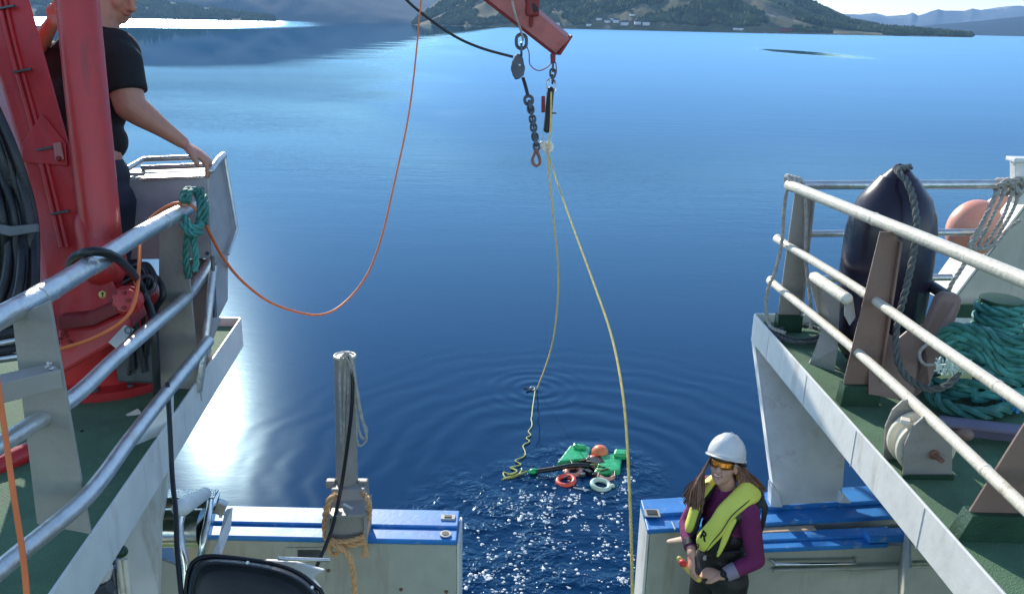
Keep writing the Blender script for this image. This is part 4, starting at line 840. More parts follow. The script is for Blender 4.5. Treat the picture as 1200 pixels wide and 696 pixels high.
for a, m_, c in (((1172, 222), (1160, 245), (1138, 292)), ((1178, 224), (1165, 250), (1146, 290)), ((1187, 224), (1175, 255), (1152, 292)), ((1196, 224), (1185, 250), (1162, 288)), ((1168, 224), (1150, 262), (1136, 284))):
    MB().rope([PY(*a, Yr), PY(*m_, Yr-.03), PY(*c, Yr-.02)], .0135).build('strand', M['grope'], t, True)
MB().rope([PY(1152, 272, Yr-.02), PY(1138, 284, Yr-.05), PY(1135, 300, Yr-.06), PY(1126, 316, Yr-.08), PY(1114, 335, Yr-.08), PY(1110, 350, Yr-.06)], .017).build('strand', M['grope'], t, True)
MB().rope([PY(1136, 290, Yr-.06), PY(1150, 292, Yr-.06), PY(1168, 285, Yr-.02), PY(1180, 270, Yr), PY(1196, 258, Yr)], .014).build('strand', M['grope'], t, True)
# rope on the corner post
t = thing('corner_rope', Pz(926, 390, ZD), 'grey rope tied over the corner of the right railing and coiled at the post foot', 'rope')
kn = MB()
for k in range(4): kn.torus(P(924+k*4, 214+k*1.2, 6.1), (1, .15*k, .2), .05, .016, 16, 6)
kn.build('knot', M['grope'], t, True)
MB().rope([P(923, 218, 6.08), P(919, 245, 6.1), P(916, 285, 6.15), P(908, 320, 6.2), P(901, 335, 6.25), P(898, 352, 6.3), P(899, 372, 6.3), P(905, 384, 6.2), P(920, 390, 6.1)], .0135).build('strand', M['grope'], t, True)
MB().rope([P(943, 225, 6.0), P(945, 260, 6.0), P(944, 300, 6.0), P(948, 340, 5.95), P(951, 370, 5.92), P(950, 385, 5.9)], .0135).build('strand', M['grope'], t, True)
zc = ZD+.03; cpts = [Pz(x, y, zc) for x, y in ((902, 384), (915, 392), (935, 398), (955, 396), (965, 390), (955, 384), (938, 382), (920, 384), (908, 390), (925, 400), (948, 402), (962, 398), (968, 392))]
MB().rope(cpts, .017).build('coil', M['drope'], t, True)

# turquoise mooring rope on the bitts
t = thing('mooring_rope', Pz(1140, 440, ZD), 'heap of thick turquoise mooring rope on the right deck by the outer bulwark', 'rope')
rr = random.Random(21); cx, cy = Pz(1150, 440, ZD+.1).x, Pz(1150, 440, ZD+.1).y
for k in range(4):
    ra, rb2 = .34-.07*k*rr.uniform(.7, 1.2), .29-.05*k; ph = rr.random()*6; zz = ZD+.05+.062*k
    pts = [V((cx+rr.uniform(-.05, .05)+ra*math.cos(a+ph), cy+rr.uniform(-.04, .04)+rb2*math.sin(a+ph), zz+.05*math.sin(2*a+k*2))) for a in [i*2*math.pi/10 for i in range(10)]]
    pts.append(pts[0]+V((.03, .02, .05)))
    MB().rope(pts, .038).build('turn', M['teal'] if k % 3 else M['tealk'], t, True)
for k in range(4):
    pts = [P(1098+k*5, 402+k*8, 4.9), P(1115+k*4, 385+k*10, 4.85), P(1150, 388+k*9, 4.75), P(1180, 400+k*12, 4.65), P(1215, 395+k*10, 4.6)]
    MB().rope(pts, .034).build('loop', M['tealk'] if k % 2 else M['teal'], t, True)
MB().rope([Pz(1085, 448, ZD+.05), Pz(1098, 470, ZD+.05), Pz(1125, 482, ZD+.05), Pz(1160, 484, ZD+.05), Pz(1200, 470, ZD+.05)], .042).build('loop', M['teal'], t, True)
MB().rope([Pz(1165, 452, ZD+.1), Pz(1175, 462, ZD+.08), Pz(1190, 480, ZD+.05)], .035).build('blue_tail', mat('blue_rope', (.03, .22, .42), .7), t, True)
fuzz = MB()
for k in range(60):
    c = P(1098+rr.uniform(0, 32), 424+rr.uniform(0, 16), 4.72+rr.uniform(-.05, .05)); d = V((rr.uniform(-1, 1), rr.uniform(-1, 1), rr.uniform(0, 1)))*.05; fuzz.tube([c, c+d*.5+V((0, 0, .01)), c+d], .0055, 5)
tag(fuzz.build('frayed_strands', mat('pale_frayed_fibre', (.62, .75, .66), .8), t, True), kind='stuff')
bx = P(1174, 352, 5.2)
t = thing('bollard', (bx.x, bx.y, ZD), 'dark green bollard with a round cap and turquoise rope wound round it', 'bollard')
MB().tube([V((bx.x, bx.y, ZD)), V((bx.x, bx.y, bx.z-.01))], .075, 24).build('drum', M['dgreen'], t, True)
MB().lathe((bx.x, bx.y, bx.z-.02), (0, 0, 1), [(0, .10), (.012, .125), (.03, .125), (.035, .11)], 32).build('cap', M['dgreen'], t, True)
t2 = thing('bollard_rope', (bx.x, bx.y, bx.z-.3), 'turquoise rope turns stacked round the dark green bollard', 'rope')
for k in range(4):
    MB().rope([V((bx.x+.115*math.cos(a), bx.y+.115*math.sin(a), bx.z-.07-.065*k+.008*a)) for a in [i*2*math.pi/8 for i in range(9)]], .034).build('turn', M['tealk'], t2, True)
# roller box on the deck
t = thing('pedestal_roller', Pz(1085, 555, ZD), 'grey two plate pedestal with white sheave and rusty bolt on the right deck', 'pedestal roller')
yp0, yp1 = Pz(1082, 560, ZD).y, Pz(1058, 540, ZD).y
pa = [PY(x, y, yp0) for x, y in ((1058, 563), (1061, 520), (1070, 500), (1082, 489), (1095, 486), (1108, 495), (1116, 510), (1116, 565))]
MB().prism(pa, (0, .014, 0)).build('cheek_plate', M['gpost'], t, bevel=.003)
MB().prism([p+V((-.02, .19, 0)) for p in pa], (0, .014, 0)).build('cheek_plate', M['gpost'], t, bevel=.003)
sc = PY(1083, 520, yp0+.09); MB().lathe(sc+V((-.01, -.05, 0)), (0, 1, 0), [(0, .15), (.02, .15), (.035, .12), (.09, .12), (.105, .15), (.125, .15)], 36).build('sheave', M['cream'], t, True)
MB().lathe(PY(1094, 532, yp0), (.15, -1, 0), [(0, .026), (.012, .026), (.014, .014), (.07, .013)], 12).build('axle_bolt', M['rust'], t, True)
MB().bar(PY(1061, 495, yp0+.0), PY(1061, 489, yp0+.2), .045, .02).build('top_strap', M['cream'], t, bevel=.004)
MB().prism([PY(1057, 556, yp0-.01), PY(1117, 556, yp0-.01), V((PY(1117, 556, yp0).x, yp0-.01, ZD)), V((PY(1057, 556, yp0).x, yp0-.01, ZD))], (0, -.006, 0)).build('green_foot', M['dgreen'], t)
t = thing('channel_beam', Pz(1130, 505, ZD), 'violet grey steel channel lying on the right deck behind the post', 'steel channel')
MB().bar(Pz(1100, 494, ZD+.1), Pz(1215, 506, ZD+.1), .09, .02).build('top_flange', mat('violet_grey_paint', (.17, .15, .22), .5, dirt=(.2, .1, .08), dscale=8), t, bevel=.003)
MB().bar(Pz(1100, 497, ZD+.05), Pz(1215, 510, ZD+.05), .02, .1).build('web', mat('violet_grey_web', (.13, .12, .18), .5), t)
MB().ell(Pz(1130, 508, ZD+.06), (.05, .05, .04)).build('roller_end', M['post'], t, True)

# ================================================================== ROV in the water
rc0 = Pz(672, 548, 0)
t = thing('underwater_robot', rc0, 'green underwater robot vehicle breaking the surface with ring floats on top', 'underwater robot')
def fl(pts, z0, th, m, nm, bev=.02): 
    return MB().prism([Pz(x, y, z0) for x, y in pts], (0, 0, th)).build(nm, m, t, bevel=bev)
fl([(668, 529), (692, 531), (688, 546), (652, 550)], -.05, .12, M['rov'], 'left_float'[5:], .03)
fl([(671, 525), (687, 527), (686, 531), (671, 529)], .02, .10, M['rov'], 'float', .03)
fl([(703, 541), (729, 538), (726, 560), (695, 562)], -.05, .12, M['rov'], 'float', .03)
fl([(720, 532), (735, 533), (733, 540), (718, 539)], .02, .10, M['rov'], 'float', .03)
fl([(676, 548), (700, 546), (700, 557), (680, 558)], -.10, .11, M['rovd'], 'float', .03)
for x, y, r_, m_, nm in ((663, 563, .115, 'ringr', 'ring_float'), (709, 556, .115, 'ringp', 'ring_float'), (704, 568, .12, 'ringw', 'ring_float'), (672, 552, .10, 'ringp', 'ring_float')):
    MB().torus(Pz(x, y, .016), (.12*(1 if x > 690 else -1), -.08, 1), r_, .034, 32, 12).build(nm, M[m_], t, True)
for x, y, dx, m_ in ((707, 552, 1, 0), (663, 560, 1, 0), (686, 540, 0, 0)): MB().tube([Pz(x-3, y, .08), Pz(x+5, y-3, .1)], .012, 8).build('strap', M['black'], t, True)
MB().tube(smooth([Pz(630, 552, .05), Pz(650, 549, .08), Pz(672, 545, .09), Pz(692, 546, .05), Pz(700, 549, -.02)], .05), .035, 10).build('tether_sleeve', M['black'], t, True)
MB().box(Pz(698, 544, 0), (.25, .25, .14), Matrix.Rotation(.3, 3, 'Z')).build('frame_box', M['black'], t, bevel=.02)
bz = Pz(703, 530, .06); MB().ell(bz, (.125, .125, .11), None, 28, 16).build('orange_float', mat('orange_float_plastic', (.85, .22, .08), .3), t, True)
MB().ell(bz+V((-.1, -.12, -.06)), (.09, .09, .07), None, 20, 12).build('dark_red_cap', M['ringr'], t, True)
for (x0, y0, x1, y1) in ((664, 531, 676, 552), (690, 533, 686, 548), (706, 543, 700, 560), (722, 541, 720, 558), (676, 540, 690, 541), (702, 550, 726, 548)):
    MB().tube([Pz(x0, y0, .062), Pz(x1, y1, .055)], .009, 6).build('lashing', M['hose'], t, True)
for (x, y, r_, m_) in ((695, 538, .05, 'dsteel'), (690, 553, .06, 'black'), (683, 556, .045, 'dsteel'), (713, 546, .03, 'decal'), (676, 538, .035, 'decal'), (697, 556, .05, 'black'), (688, 535, .04, 'ringr'), (715, 536, .05, 'black')):
    MB().box(Pz(x, y, .04), (r_*1.6, r_, r_), Matrix.Rotation(x*.7, 3, 'Z')).build('fitting', M[m_], t, bevel=.008)
for k in range(5):
    x = 690+k*5; MB().tube(smooth([Pz(x-14, 541+k*2, .05), Pz(x-4, 538+k*3, .09), Pz(x+6, 545+k, .06), Pz(x+8, 554, .0)], .04), .008, 6).build('cable', M['black'] if k % 2 else M['lime'], t, True)
MB().ell(Pz(718, 569, .02), (.03, .03, .03)).build('float_end', M['ringw'], t, True)
MB().tube([Pz(672, 571, .01), Pz(690, 574, .02)], .01, 6).build('line_end', M['paper'], t, True)
t = thing('tether_clip', Pz(625, 552, .02), 'green rope eye at the end of the floating tether', 'rope eye')
MB().ell(Pz(625, 552, .03), (.075, .05, .04), Matrix.Rotation(.3, 3, 'Z')).build('eye_sleeve', M['rov'], t, True)
MB().rope([Pz(618, 552, .03), Pz(607, 556, .02), Pz(596, 559, .015), Pz(588, 562, .0)], .014).build('pigtail', M['lime'], t, True)
wv = random.Random(8); fp = []
path = smooth([Pz(627, 458, .0), Pz(624, 480, .005), Pz(622, 500, .01), Pz(617, 520, .015), Pz(608, 540, .015), Pz(598, 556, .015)], .05)
for i, p in enumerate(path):
    f = i/len(path); a = .06*max(0, f-.30)*math.sin(i*1.05+math.sin(i*.37)*1.5)*1.7; fp.append(p+V((a, 0, 0)))
cable('floating_line', fp, .010, M['lime'], 'yellow green line wriggling along the water surface towards the robot', 'line', step=.02, n=8)
cable('floating_line', [Pz(600, 548, .012), Pz(606, 552, .014), Pz(598, 556, .012), Pz(590, 553, .01), Pz(593, 560, .01), Pz(606, 557, .012), Pz(612, 550, .012)], .011, M['lime'], 'tangled end of the yellow green line beside the robot', 'line', n=8)
t = thing('float_knot', Pz(627, 454, 0), 'small white shackle where the yellow rope enters the water', 'shackle')
MB().torus(Pz(624, 455, .02), (0, -.4, 1), .04, .012, 16, 6).build('bow', M['paper'], t, True)
MB().tube([Pz(614, 453, .02), Pz(624, 456, .02), Pz(617, 458, .01)], .012, 6).build('pin', M['dsteel'], t, True)

# foam and bubbles from the thrusters, plus sun glints put into white flecks
fo = random.Random(17); fm = MB(); foam_glint_m = mat('white_foam_glints', (.85, .88, .88), .12, var=.02, spec=1.0)
def foam_glint_at(px, py, r_):
    c = Pz(px, py, .002); a = fo.random()*3; k = fo.uniform(.5, 1)
    n = 7; o0 = len(fm.v)
    for rr_, z in ((1, 0), (.75, .45), (.3, .7)):
        for q in range(n): th = a+2*math.pi*q/n; fm.v.append((c.x+r_*rr_*math.cos(th), c.y+r_*rr_*math.sin(th)*k, z*r_*.7))
    for i in range(2):
        for q in range(n): fm.f.append((o0+i*n+q, o0+i*n+(q+1) % n, o0+(i+1)*n+(q+1) % n, o0+(i+1)*n+q))
    fm.f.append(tuple(o0+2*n+q for q in range(n)))
cl = [(610, 590, 30, 18), (575, 640, 25, 30), (560, 680, 25, 14), (640, 610, 40, 12), (652, 640, 50, 35), (700, 610, 30, 28), (705, 660, 28, 26), (600, 680, 40, 14), (735, 560, 10, 22), (690, 585, 40, 8), (640, 575, 40, 7), (665, 545, 20, 8), (715, 548, 14, 12), (625, 600, 60, 40), (680, 640, 60, 50), (730, 670, 12, 20)]
def nz01(px, py): return noise.noise(V((px*.06, py*.09, 4)))+.5*noise.noise(V((px*.17, py*.2, 9)))
cnt = 0
while cnt < 1000:
    cx_, cy_, sx__, sy__ = fo.choice(cl); px, py = fo.gauss(cx_, sx__*.6), fo.gauss(cy_, sy__*.6)
    if py < 535 or py > 720 or px > 744 or px < 535: continue
    if nz01(px, py) < .12 and fo.random() < .95: continue
    foam_glint_at(px, py, fo.choice((.005, .006, .008, .010, .012, .014, .018, .023))); cnt += 1
tag(fm.build('foam_and_glints', foam_glint_m, None, True), 'white foam, bubbles and painted sun glints scattered on the dark water round the robot', None, None, 'stuff')

# ================================================================== PEOPLE
def bez(a, b_, n=6): return [V(a).lerp(V(b_), i/(n-1)) for i in range(n)]
def hand(b, wrist, aim, up, s=1.0, curl=.9, thumb=1):
    """palm and five separate bent fingers; aim = hand direction, up = back of the hand"""
    aim = V(aim).normalized(); side = aim.cross(V(up)).normalized(); up = side.cross(aim).normalized(); w = V(wrist)
    b.tube([w, w+aim*.03*s, w+aim*.065*s, w+aim*.09*s], [.026*s, .034*s, .042*s, .038*s], 12, flat=.42, ref=up, roundcap=True)
    for k, L_ in enumerate((.070, .080, .075, .058)):
        o = w+aim*.085*s+side*(k-1.5)*.020*s*thumb; p = [o]; d = aim
        for q in range(3):
            a = curl*(.35+.35*q); dd = (aim*math.cos(a)-up*math.sin(a)); p.append(p[-1]+dd*L_*s*(.44, .32, .24)[q])
        b.tube(p, [.0098*s, .0092*s, .0085*s, .0075*s], 8, roundcap=True)
    o = w+aim*.03*s-side*.03*s*thumb; d1 = (aim*.75-side*thumb*.6-up*.25).normalized(); d2 = (aim*.9-side*thumb*.05-up*.45).normalized()
    b.tube([w+aim*.01*s, o, o+d1*.035*s, o+d1*.035*s+d2*.03*s], [.018*s, .016*s, .0125*s, .0095*s], 8, roundcap=True)
    return b
def face_head(b, c, Rm, s=1.0, jaw=1.0):
    """skull, jaw, nose, ears in one mesh. Local: -Y is the face, Z up; c = head centre"""
    def e(o, r, rot=None): b.ell(c+Rm @ (V(o)*s), V(r)*s, Rm @ rot if rot is not None else Rm, 18, 12)
    e((0, .012, .025), (.074, .093, .090)); e((0, -.028, -.02), (.064, .062, .085)); e((0, -.04, -.068), (.046*jaw, .045, .040))
    e((0, -.062, -.092), (.022*jaw, .020, .018)); e((.036, -.055, -.02), (.026, .026, .03)); e((-.036, -.055, -.02), (.026, .026, .03))
    e((0, -.082, .022), (.05, .016, .014)); e((0, -.088, .045), (.045, .012, .03))
    b.tube([c+Rm @ (V((0, -.086, .02))*s), c+Rm @ (V((0, -.101, -.005))*s), c+Rm @ (V((0, -.112, -.026))*s)], [.009*s, .012*s, .015*s], 10, roundcap=True)
    for q in (-1, 1):
        e((q*.012, -.096, -.030), (.009, .010, .008)); e((q*.075, .01, -.002), (.010, .02, .032))
    e((0, -.083, -.048), (.026, .016, .016))
    return b

# ---- the woman at the right bulwark
TH = rad(-60); WL = V((1.285, 4.40, ZM)); HS = 1.0
RZ = Matrix.Rotation(TH, 3, 'Z')
def W(x, y, z): return WL+RZ @ V((x, y, z))
t = thing('person', WL, 'woman in white helmet, orange mirror sunglasses and yellow life vest standing by the right bulwark', 'person')
HR_ = Matrix.Rotation(rad(-30), 3, 'Z') @ Matrix.Rotation(rad(-22), 3, 'X')       # turned to the camera, chin up
hc = W(-.015, -.045, 1.565)
body = MB(); face_head(body, hc, HR_, .97, .88)
body.tube([hc+HR_ @ V((0, .02, -.05)), W(0, -.01, 1.43), W(0, 0, 1.36)], [.052, .052, .07], 14)
for (zz, rx, ry, oy) in ((1.30, .135, .080, 0), (1.18, .12, .085, 0), (1.05, .11, .08, 0), (.93, .13, .10, .005)): body.ell(W(0, oy, zz), (rx, ry, .12), RZ)
LS, LE, LW = W(.165, .0, 1.335), W(.235, .035, 1.065), W(.165, -.15, .975)
RS, RE, RW = W(-.165, .0, 1.335), W(-.19, -.12, 1.11), W(.01, -.25, 1.06)
for S_, E_, W_ in ((LS, LE, LW), (RS, RE, RW)):
    body.tube([S_, S_.lerp(E_, .5), E_], [.05, .044, .038], 12, roundcap=True); body.tube([E_, E_.lerp(W_, .4), W_], [.038, .037, .025], 12, roundcap=True)
body.tube([W_ for W_ in (W(.09, 0, .9), W(.10, -.01, .48), W(.10, .01, .09))], [.08, .055, .038], 12, roundcap=True)
body.tube([W_ for W_ in (W(-.09, 0, .9), W(-.10, -.01, .48), W(-.10, .01, .09))], [.08, .055, .038], 12, roundcap=True)
hand(body, LW, (RZ @ V((-.85, -.40, -.15))), (RZ @ V((.05, -.45, .9))), .96, 1.0, 1)
hand(body, RW, (RZ @ V((.42, -.30, -.85))), (RZ @ V((-.35, -.9, .1))), .96, .8, -1)
ob = body.build('body', M['skin'], t, remesh=.0052, sm=3)
# helmet
hm_ = MB(); HH_ = HR_ @ Matrix.Rotation(rad(-5), 3, 'X'); hb0 = hc+HR_ @ V((0, .012, .060)); n = 36; rows = 11
for i in range(rows+1):
    a = math.pi/2*i/rows
    for k in range(n):
        th = 2*math.pi*k/n; rr_ = math.cos(a)**.85; front = max(0, -math.sin(th))
        x = .109*math.cos(th)*rr_; y = (.134*math.sin(th))*rr_; z = .128*math.sin(a)
        if abs(x) < .034: z += .007*math.sin(a*1.6) if a < 1.5 else .006
        if i == 0: z -= .012
        hm_.v.append(tuple(hb0+HR_ @ V((x, y, z))))
for i in range(rows):
    for k in range(n): hm_.f.append((i*n+k, i*n+(k+1) % n, (i+1)*n+(k+1) % n, (i+1)*n+k))
o = hm_.build('helmet', M['helmet'], t, True); sm_ = o.modifiers.new('solid', 'SOLIDIFY'); sm_.thickness = .004
br = MB(); n = 18
for j, (rx, ry, z) in enumerate(((.103, .128, .0), (.110, .150, .000), (.098, .176, -.003))):
    for k in range(n+1):
        th = math.pi+math.pi*k/n; br.v.append(tuple(hb0+HR_ @ V((rx*math.cos(th), ry*math.sin(th)+(.01 if j else 0), z-.006))))
for j in range(2):
    for k in range(n): br.f.append((j*(n+1)+k, j*(n+1)+k+1, (j+1)*(n+1)+k+1, (j+1)*(n+1)+k))
o = br.build('helmet_peak', M['helmet'], t, True); sm_ = o.modifiers.new('solid', 'SOLIDIFY'); sm_.thickness = .005
MB().tube([hb0+HR_ @ V((.112*math.cos(a), .137*math.sin(a), -.008)) for a in [math.pi*2*k/40 for k in range(40)]], .0055, 6, closed=True).build('helmet_rim', M['helmet'], t, True)
MB().tube([hb0+HR_ @ V((0, .125*math.cos(a), .13*math.sin(a)+.002)) for a in [.25+k*.26 for k in range(9)]], .011, 10, flat=.5, roundcap=True).build('helmet_ridge', M['helmet'], t, True)
MB().tube([hb0+HR_ @ V((.098, -.02, -.02)), hb0+HR_ @ V((.104, .05, -.03)), hb0+HR_ @ V((.07, .115, -.04)), hb0+HR_ @ V((0, .135, -.045))], .012, 8, roundcap=True).build('helmet_band', M['black'], t, True)
# sunglasses: one wrapped mirror lens with frame and arms
gl = MB(); n = 16
for z in (.036, .022, .006, -.006):
    for k in range(n+1):
        a = -1.15+2.3*k/n; rr_ = .094+.004*math.sin(abs(a)); zz = z-(.006*math.cos(a*2.2) if z < 0 else 0)*(-1 if abs(a) < .25 else 1)
        gl.v.append(tuple(hc+HR_ @ V((.072*math.sin(a), -.098*math.cos(a)*1.02-.005, zz))))
for j in range(3):
    for k in range(n): gl.f.append((j*(n+1)+k, j*(n+1)+k+1, (j+1)*(n+1)+k+1, (j+1)*(n+1)+k))
o = gl.build('sunglasses', M['lens'], t, True); sm_ = o.modifiers.new('solid', 'SOLIDIFY'); sm_.thickness = .003
fr_ = [V(v) for v in gl.v[:n+1]]
MB().tube(fr_, .0045, 6).build('glasses_frame', M['black'], t, True)
for q in (-1, 1): MB().tube([hc+HR_ @ V((q*.069, -.045, .025)), hc+HR_ @ V((q*.079, -.01, .022)), hc+HR_ @ V((q*.076, .03, .01))], .0055, 6).build('glasses_arm', M['paper'] if q > 0 else M['black'], t, True)
# smile
MB().tube([hc+HR_ @ V((x, -.099+abs(x)*.45, -.053+abs(x)**1.5*1.6)) for x in (-.024, -.016, -.008, 0, .008, .016, .024)], [.003, .0055, .0065, .007, .0065, .0055, .003], 8, roundcap=True).build('lips', M['lips'], t, True)
MB().tube([hc+HR_ @ V((x, -.1045+abs(x)*.45, -.0525+abs(x)**1.5*1.6)) for x in (-.017, -.009, 0, .009, .017)], [.002, .0036, .0042, .0036, .002], 8).build('teeth', M['teeth'], t, True)
# hair: strands over the far shoulder, and a short fall behind the near ear
hr = random.Random(4)
def strands(nm, m_, rootf, midf, endf, cnt, r_):
    b = MB()
    for k in range(cnt):
        u = hr.random(); v = hr.uniform(-1, 1)
        pts = [rootf(u, v), midf(u, v), endf(u, v)]
        p = smooth([pts[0], pts[0].lerp(pts[1], .5)+V((hr.uniform(-.008, .008),)*3), pts[1], pts[1].lerp(pts[2], .5)+V((hr.uniform(-.012, .012), 0, hr.uniform(-.01, .01))), pts[2]], .02)
        b.tube(p, [r_*(1-.6*(i/len(p))**2) for i in range(len(p))], 5)
    return b.build(nm, m_, t, True)
H_ = lambda x, y, z: hc+HR_ @ V((x, y, z))
for m_, cnt in (('hair', 170), ('hairb', 70)):
    strands('hair', M[m_], lambda u, v: H_(-.072-.010*u, -.05+.10*u, .035+.01*v), lambda u, v: H_(-.100-.045*u+.01*v, -.055+.12*u+.02*v, -.09+.03*v), lambda u, v: H_(-.075-.11*u+.03*v, -.06+.10*u, -.215-.07*hr.random()), cnt, .0052)
    strands('hair', M[m_], lambda u, v: H_(.076, -.005+.10*u, .02+.01*v), lambda u, v: H_(.092+.03*u, .03+.10*u, -.045+.035*v), lambda u, v: H_(.115+.12*u, .04+.10*u, -.09-.02*u+.035*v), int(cnt*.8), .0052)
    strands('hair', M[m_], lambda u, v: H_(-.05+.10*u, .085, .03), lambda u, v: H_(-.06+.12*u, .10, -.07), lambda u, v: H_(-.07+.14*u, .09, -.16), int(cnt*.4), .008)
# shirt and sleeves
sh = MB()
for (zz, rx, ry) in ((1.33, .145, .090), (1.25, .152, .108), (1.15, .142, .112), (1.05, .135, .112)): sh.ell(W(0, .0, zz), (rx, ry, .12), RZ, 20, 12)
sh.tube([W(0, -.01, 1.40), W(0, 0, 1.30)], [.072, .12], 16)
for S_, E_, W_ in ((LS, LE, LW), (RS, RE, RW)):
    wq = E_.lerp(W_, .72)
    sh.tube([S_+V((0, 0, .01)), S_.lerp(E_, .35), S_.lerp(E_, .7), E_], [.066, .062, .055, .050], 16, roundcap=True)
    sh.tube([E_, E_.lerp(W_, .35), wq], [.051, .049, .041], 16, roundcap=True)
    mid_ = S_.lerp(E_, .75)
sh.build('shirt', M['purple'], t, remesh=.008, sm=5)
MB().tube([LE.lerp(LW, .60), LE.lerp(LW, .74), LE.lerp(LW, .90)], [.047, .045, .040], 18).build('cuff', M['cuff'], t, True)
MB().tube([RE.lerp(RW, .62), RE.lerp(RW, .80)], [.044, .040], 18).build('cuff', M['black'], t, True)
MB().tube([LE.lerp(LW, .91), LE.lerp(LW, .97)], [.034, .033], 18).build('watch_strap', M['black'], t, True)
wd_ = LE.lerp(LW, .94); MB().lathe(wd_+V((-.01, -.02, .02)), (-.2, -.5, .8), [(0, .02), (.012, .018)], 16).build('watch', M['black'], t, True)
# bib overalls
ov = MB()
for (zz, rx, ry, h_) in ((1.14, .150, .122, .09), (1.05, .148, .125, .12), (.95, .158, .13, .13), (.86, .165, .133, .12)): ov.ell(W(0, .0, zz), (rx, ry, h_), RZ, 20, 12)
for q in (-1, 1): ov.tube([W(q*.095, .0, .86), W(q*.105, -.01, .5), W(q*.105, .01, .06)], [.105, .088, .085], 16, roundcap=True)
ov.tube([W(.10, -.10, 1.12), W(.12, -.085, 1.25), W(.105, -.03, 1.37)], [.03, .026, .026], 10, flat=.5)
ov.build('overalls', M['overall'], t, remesh=.009, sm=4)
for q in (-1, 1): MB().tube([W(q*.105, .05, .04), W(q*.11, -.08, .04), W(q*.115, -.17, .03)], [.05, .05, .035], 12, flat=.7, roundcap=True).build('boot', M['black'], t, True)
# life vest
def lobe(pts, wid, m_, nm, thick, rm=.007):
    p = smooth(pts, .02); N_ = len(p); b = MB()
    ws = [float(np.interp(i/(N_-1), [q[0] for q in wid], [q[1] for q in wid])) for i in range(N_)]
    o0 = len(b.v); n = 14
    for i in range(N_):
        tg = (p[min(i+1, N_-1)]-p[max(i-1, 0)]).normalized(); c_ = W(0, .0, 1.18); outw = (p[i]-V((c_.x, c_.y, p[i].z if p[i].z < W(0, 0, 1.33).z else W(0, 0, 1.33).z-.06))); outw = (outw-tg*outw.dot(tg)).normalized(); sdv = tg.cross(outw)
        for k in range(n):
            a = 2*math.pi*k/n; ca, sa = math.cos(a), math.sin(a); f = math.sin(math.pi*min(1, max(.18, min(i, N_-1-i)/4+.3)/1.0)*.5)
            b.v.append(tuple(p[i]+(outw*(abs(sa)**.8*math.copysign(1, sa))*thick+sdv*(abs(ca)**.75*math.copysign(1, ca))*ws[i])*f))
    for i in range(N_-1):
        for k in range(n): b.f.append((i*n+k, i*n+(k+1) % n, (i+1)*n+(k+1) % n, (i+1)*n+k))
    b.f.append(tuple(range(n))[::-1]); b.f.append(tuple((N_-1)*n+k for k in range(n)))
    o = b.build(nm, m_, t, True); ss = o.modifiers.new('s', 'SUBSURF'); ss.levels = ss.render_levels = 1; return o, b
vp = [W(.02, -.200, 1.085), W(.055, -.192, 1.17), W(.098, -.158, 1.27), W(.115, -.115, 1.36), W(.13, -.03, 1.425), W(.10, .075, 1.44), W(.02, .115, 1.44), W(-.07, .10, 1.44), W(-.115, .0, 1.425), W(-.10, -.10, 1.365), W(-.095, -.150, 1.28), W(-.10, -.172, 1.18), W(-.115, -.185, 1.12)]
wd = [(0, .050), (.12, .056), (.3, .056), (.42, .072), (.55, .072), (.68, .06), (.85, .052), (1, .046)]
lobe(vp, wd, M['vest'], 'life_vest', .030)
lobe([p_+RZ @ V((.012, .012, -.022)) for p_ in vp], [(a, b_+.012) for a, b_ in wd], M['black'], 'vest_backing', .018)
lobe([W(.112, -.150, 1.07), W(.135, -.145, 1.16), W(.150, -.118, 1.27), W(.160, -.07, 1.35)], [(0, .012), (.5, .02), (1, .012)], M['vest'], 'vest_edge', .012)
MB().tube([W(.12, .11, 1.42), W(.17, .13, 1.34), W(.17, .125, 1.22), W(.16, .10, 1.10)], [.035, .03, .022, .02], 12, flat=.5, roundcap=True).build('vest_harness', M['black'], t, True)
MB().tube([W(-.10, -.165, 1.10), W(0, -.165, 1.09), W(.11, -.15, 1.10), W(.17, -.03, 1.11)], .016, 8, flat=.5).build('waist_belt', M['black'], t, True)
MB().prism([W(-.01, -.142, 1.10), W(.015, -.142, 1.10), W(.02, -.142, .99), W(0, -.142, .98)], RZ @ V((0, -.006, 0))).build('pocket_print', M['paper'], t)
# printed letters on the vest
def letters(txt, p0, xd, yd, size, par, m_, nm):
    cu = bpy.data.curves.new(nm, 'FONT'); cu.body = txt; cu.size = size; cu.extrude = .0015; cu.align_x = 'CENTER'; cu.align_y = 'CENTER'; cu.offset = size*.02
    tmp = bpy.data.objects.new(nm, cu); COL.objects.link(tmp); bpy.context.view_layer.update(); me = bpy.data.meshes.new_from_object(tmp.evaluated_get(bpy.context.evaluated_depsgraph_get())); bpy.data.objects.remove(tmp)
    me.materials.clear(); me.materials.append(m_); o = bpy.data.objects.new(nm, me); COL.objects.link(o); xd = V(xd).normalized(); zd = xd.cross(V(yd)).normalized(); yd = zd.cross(xd)
    o.parent = par; mm = Matrix((xd, yd, zd)).transposed().to_4x4(); mm.translation = V(p0)-worldloc(par); o.matrix_local = mm; return o
for k, (y_, z_) in enumerate(((-.205, 1.155), (-.185, 1.245))): MB().box(W(.045+k*.035, y_-.012, z_), (.022, .006, .012), RZ).build('vest_mark', M['dgreen'], t)
MB().tube(smooth([p_+RZ @ V((.045, -.008, -.004)) for p_ in vp[:6]], .03), .0028, 6).build('vest_piping', M['black'], t, True)
for z_ in (1.02, 1.12): MB().box(W(-.01, -.152, z_), (.035, .014, .024), RZ).build('buckle', M['dsteel'], t, bevel=.004)
letters('R', W(.060, -.222, 1.20), RZ @ V((1, .12, -.25)), RZ @ V((.15, .12, 1)), .075, t, M['screen'], 'vest_letter')
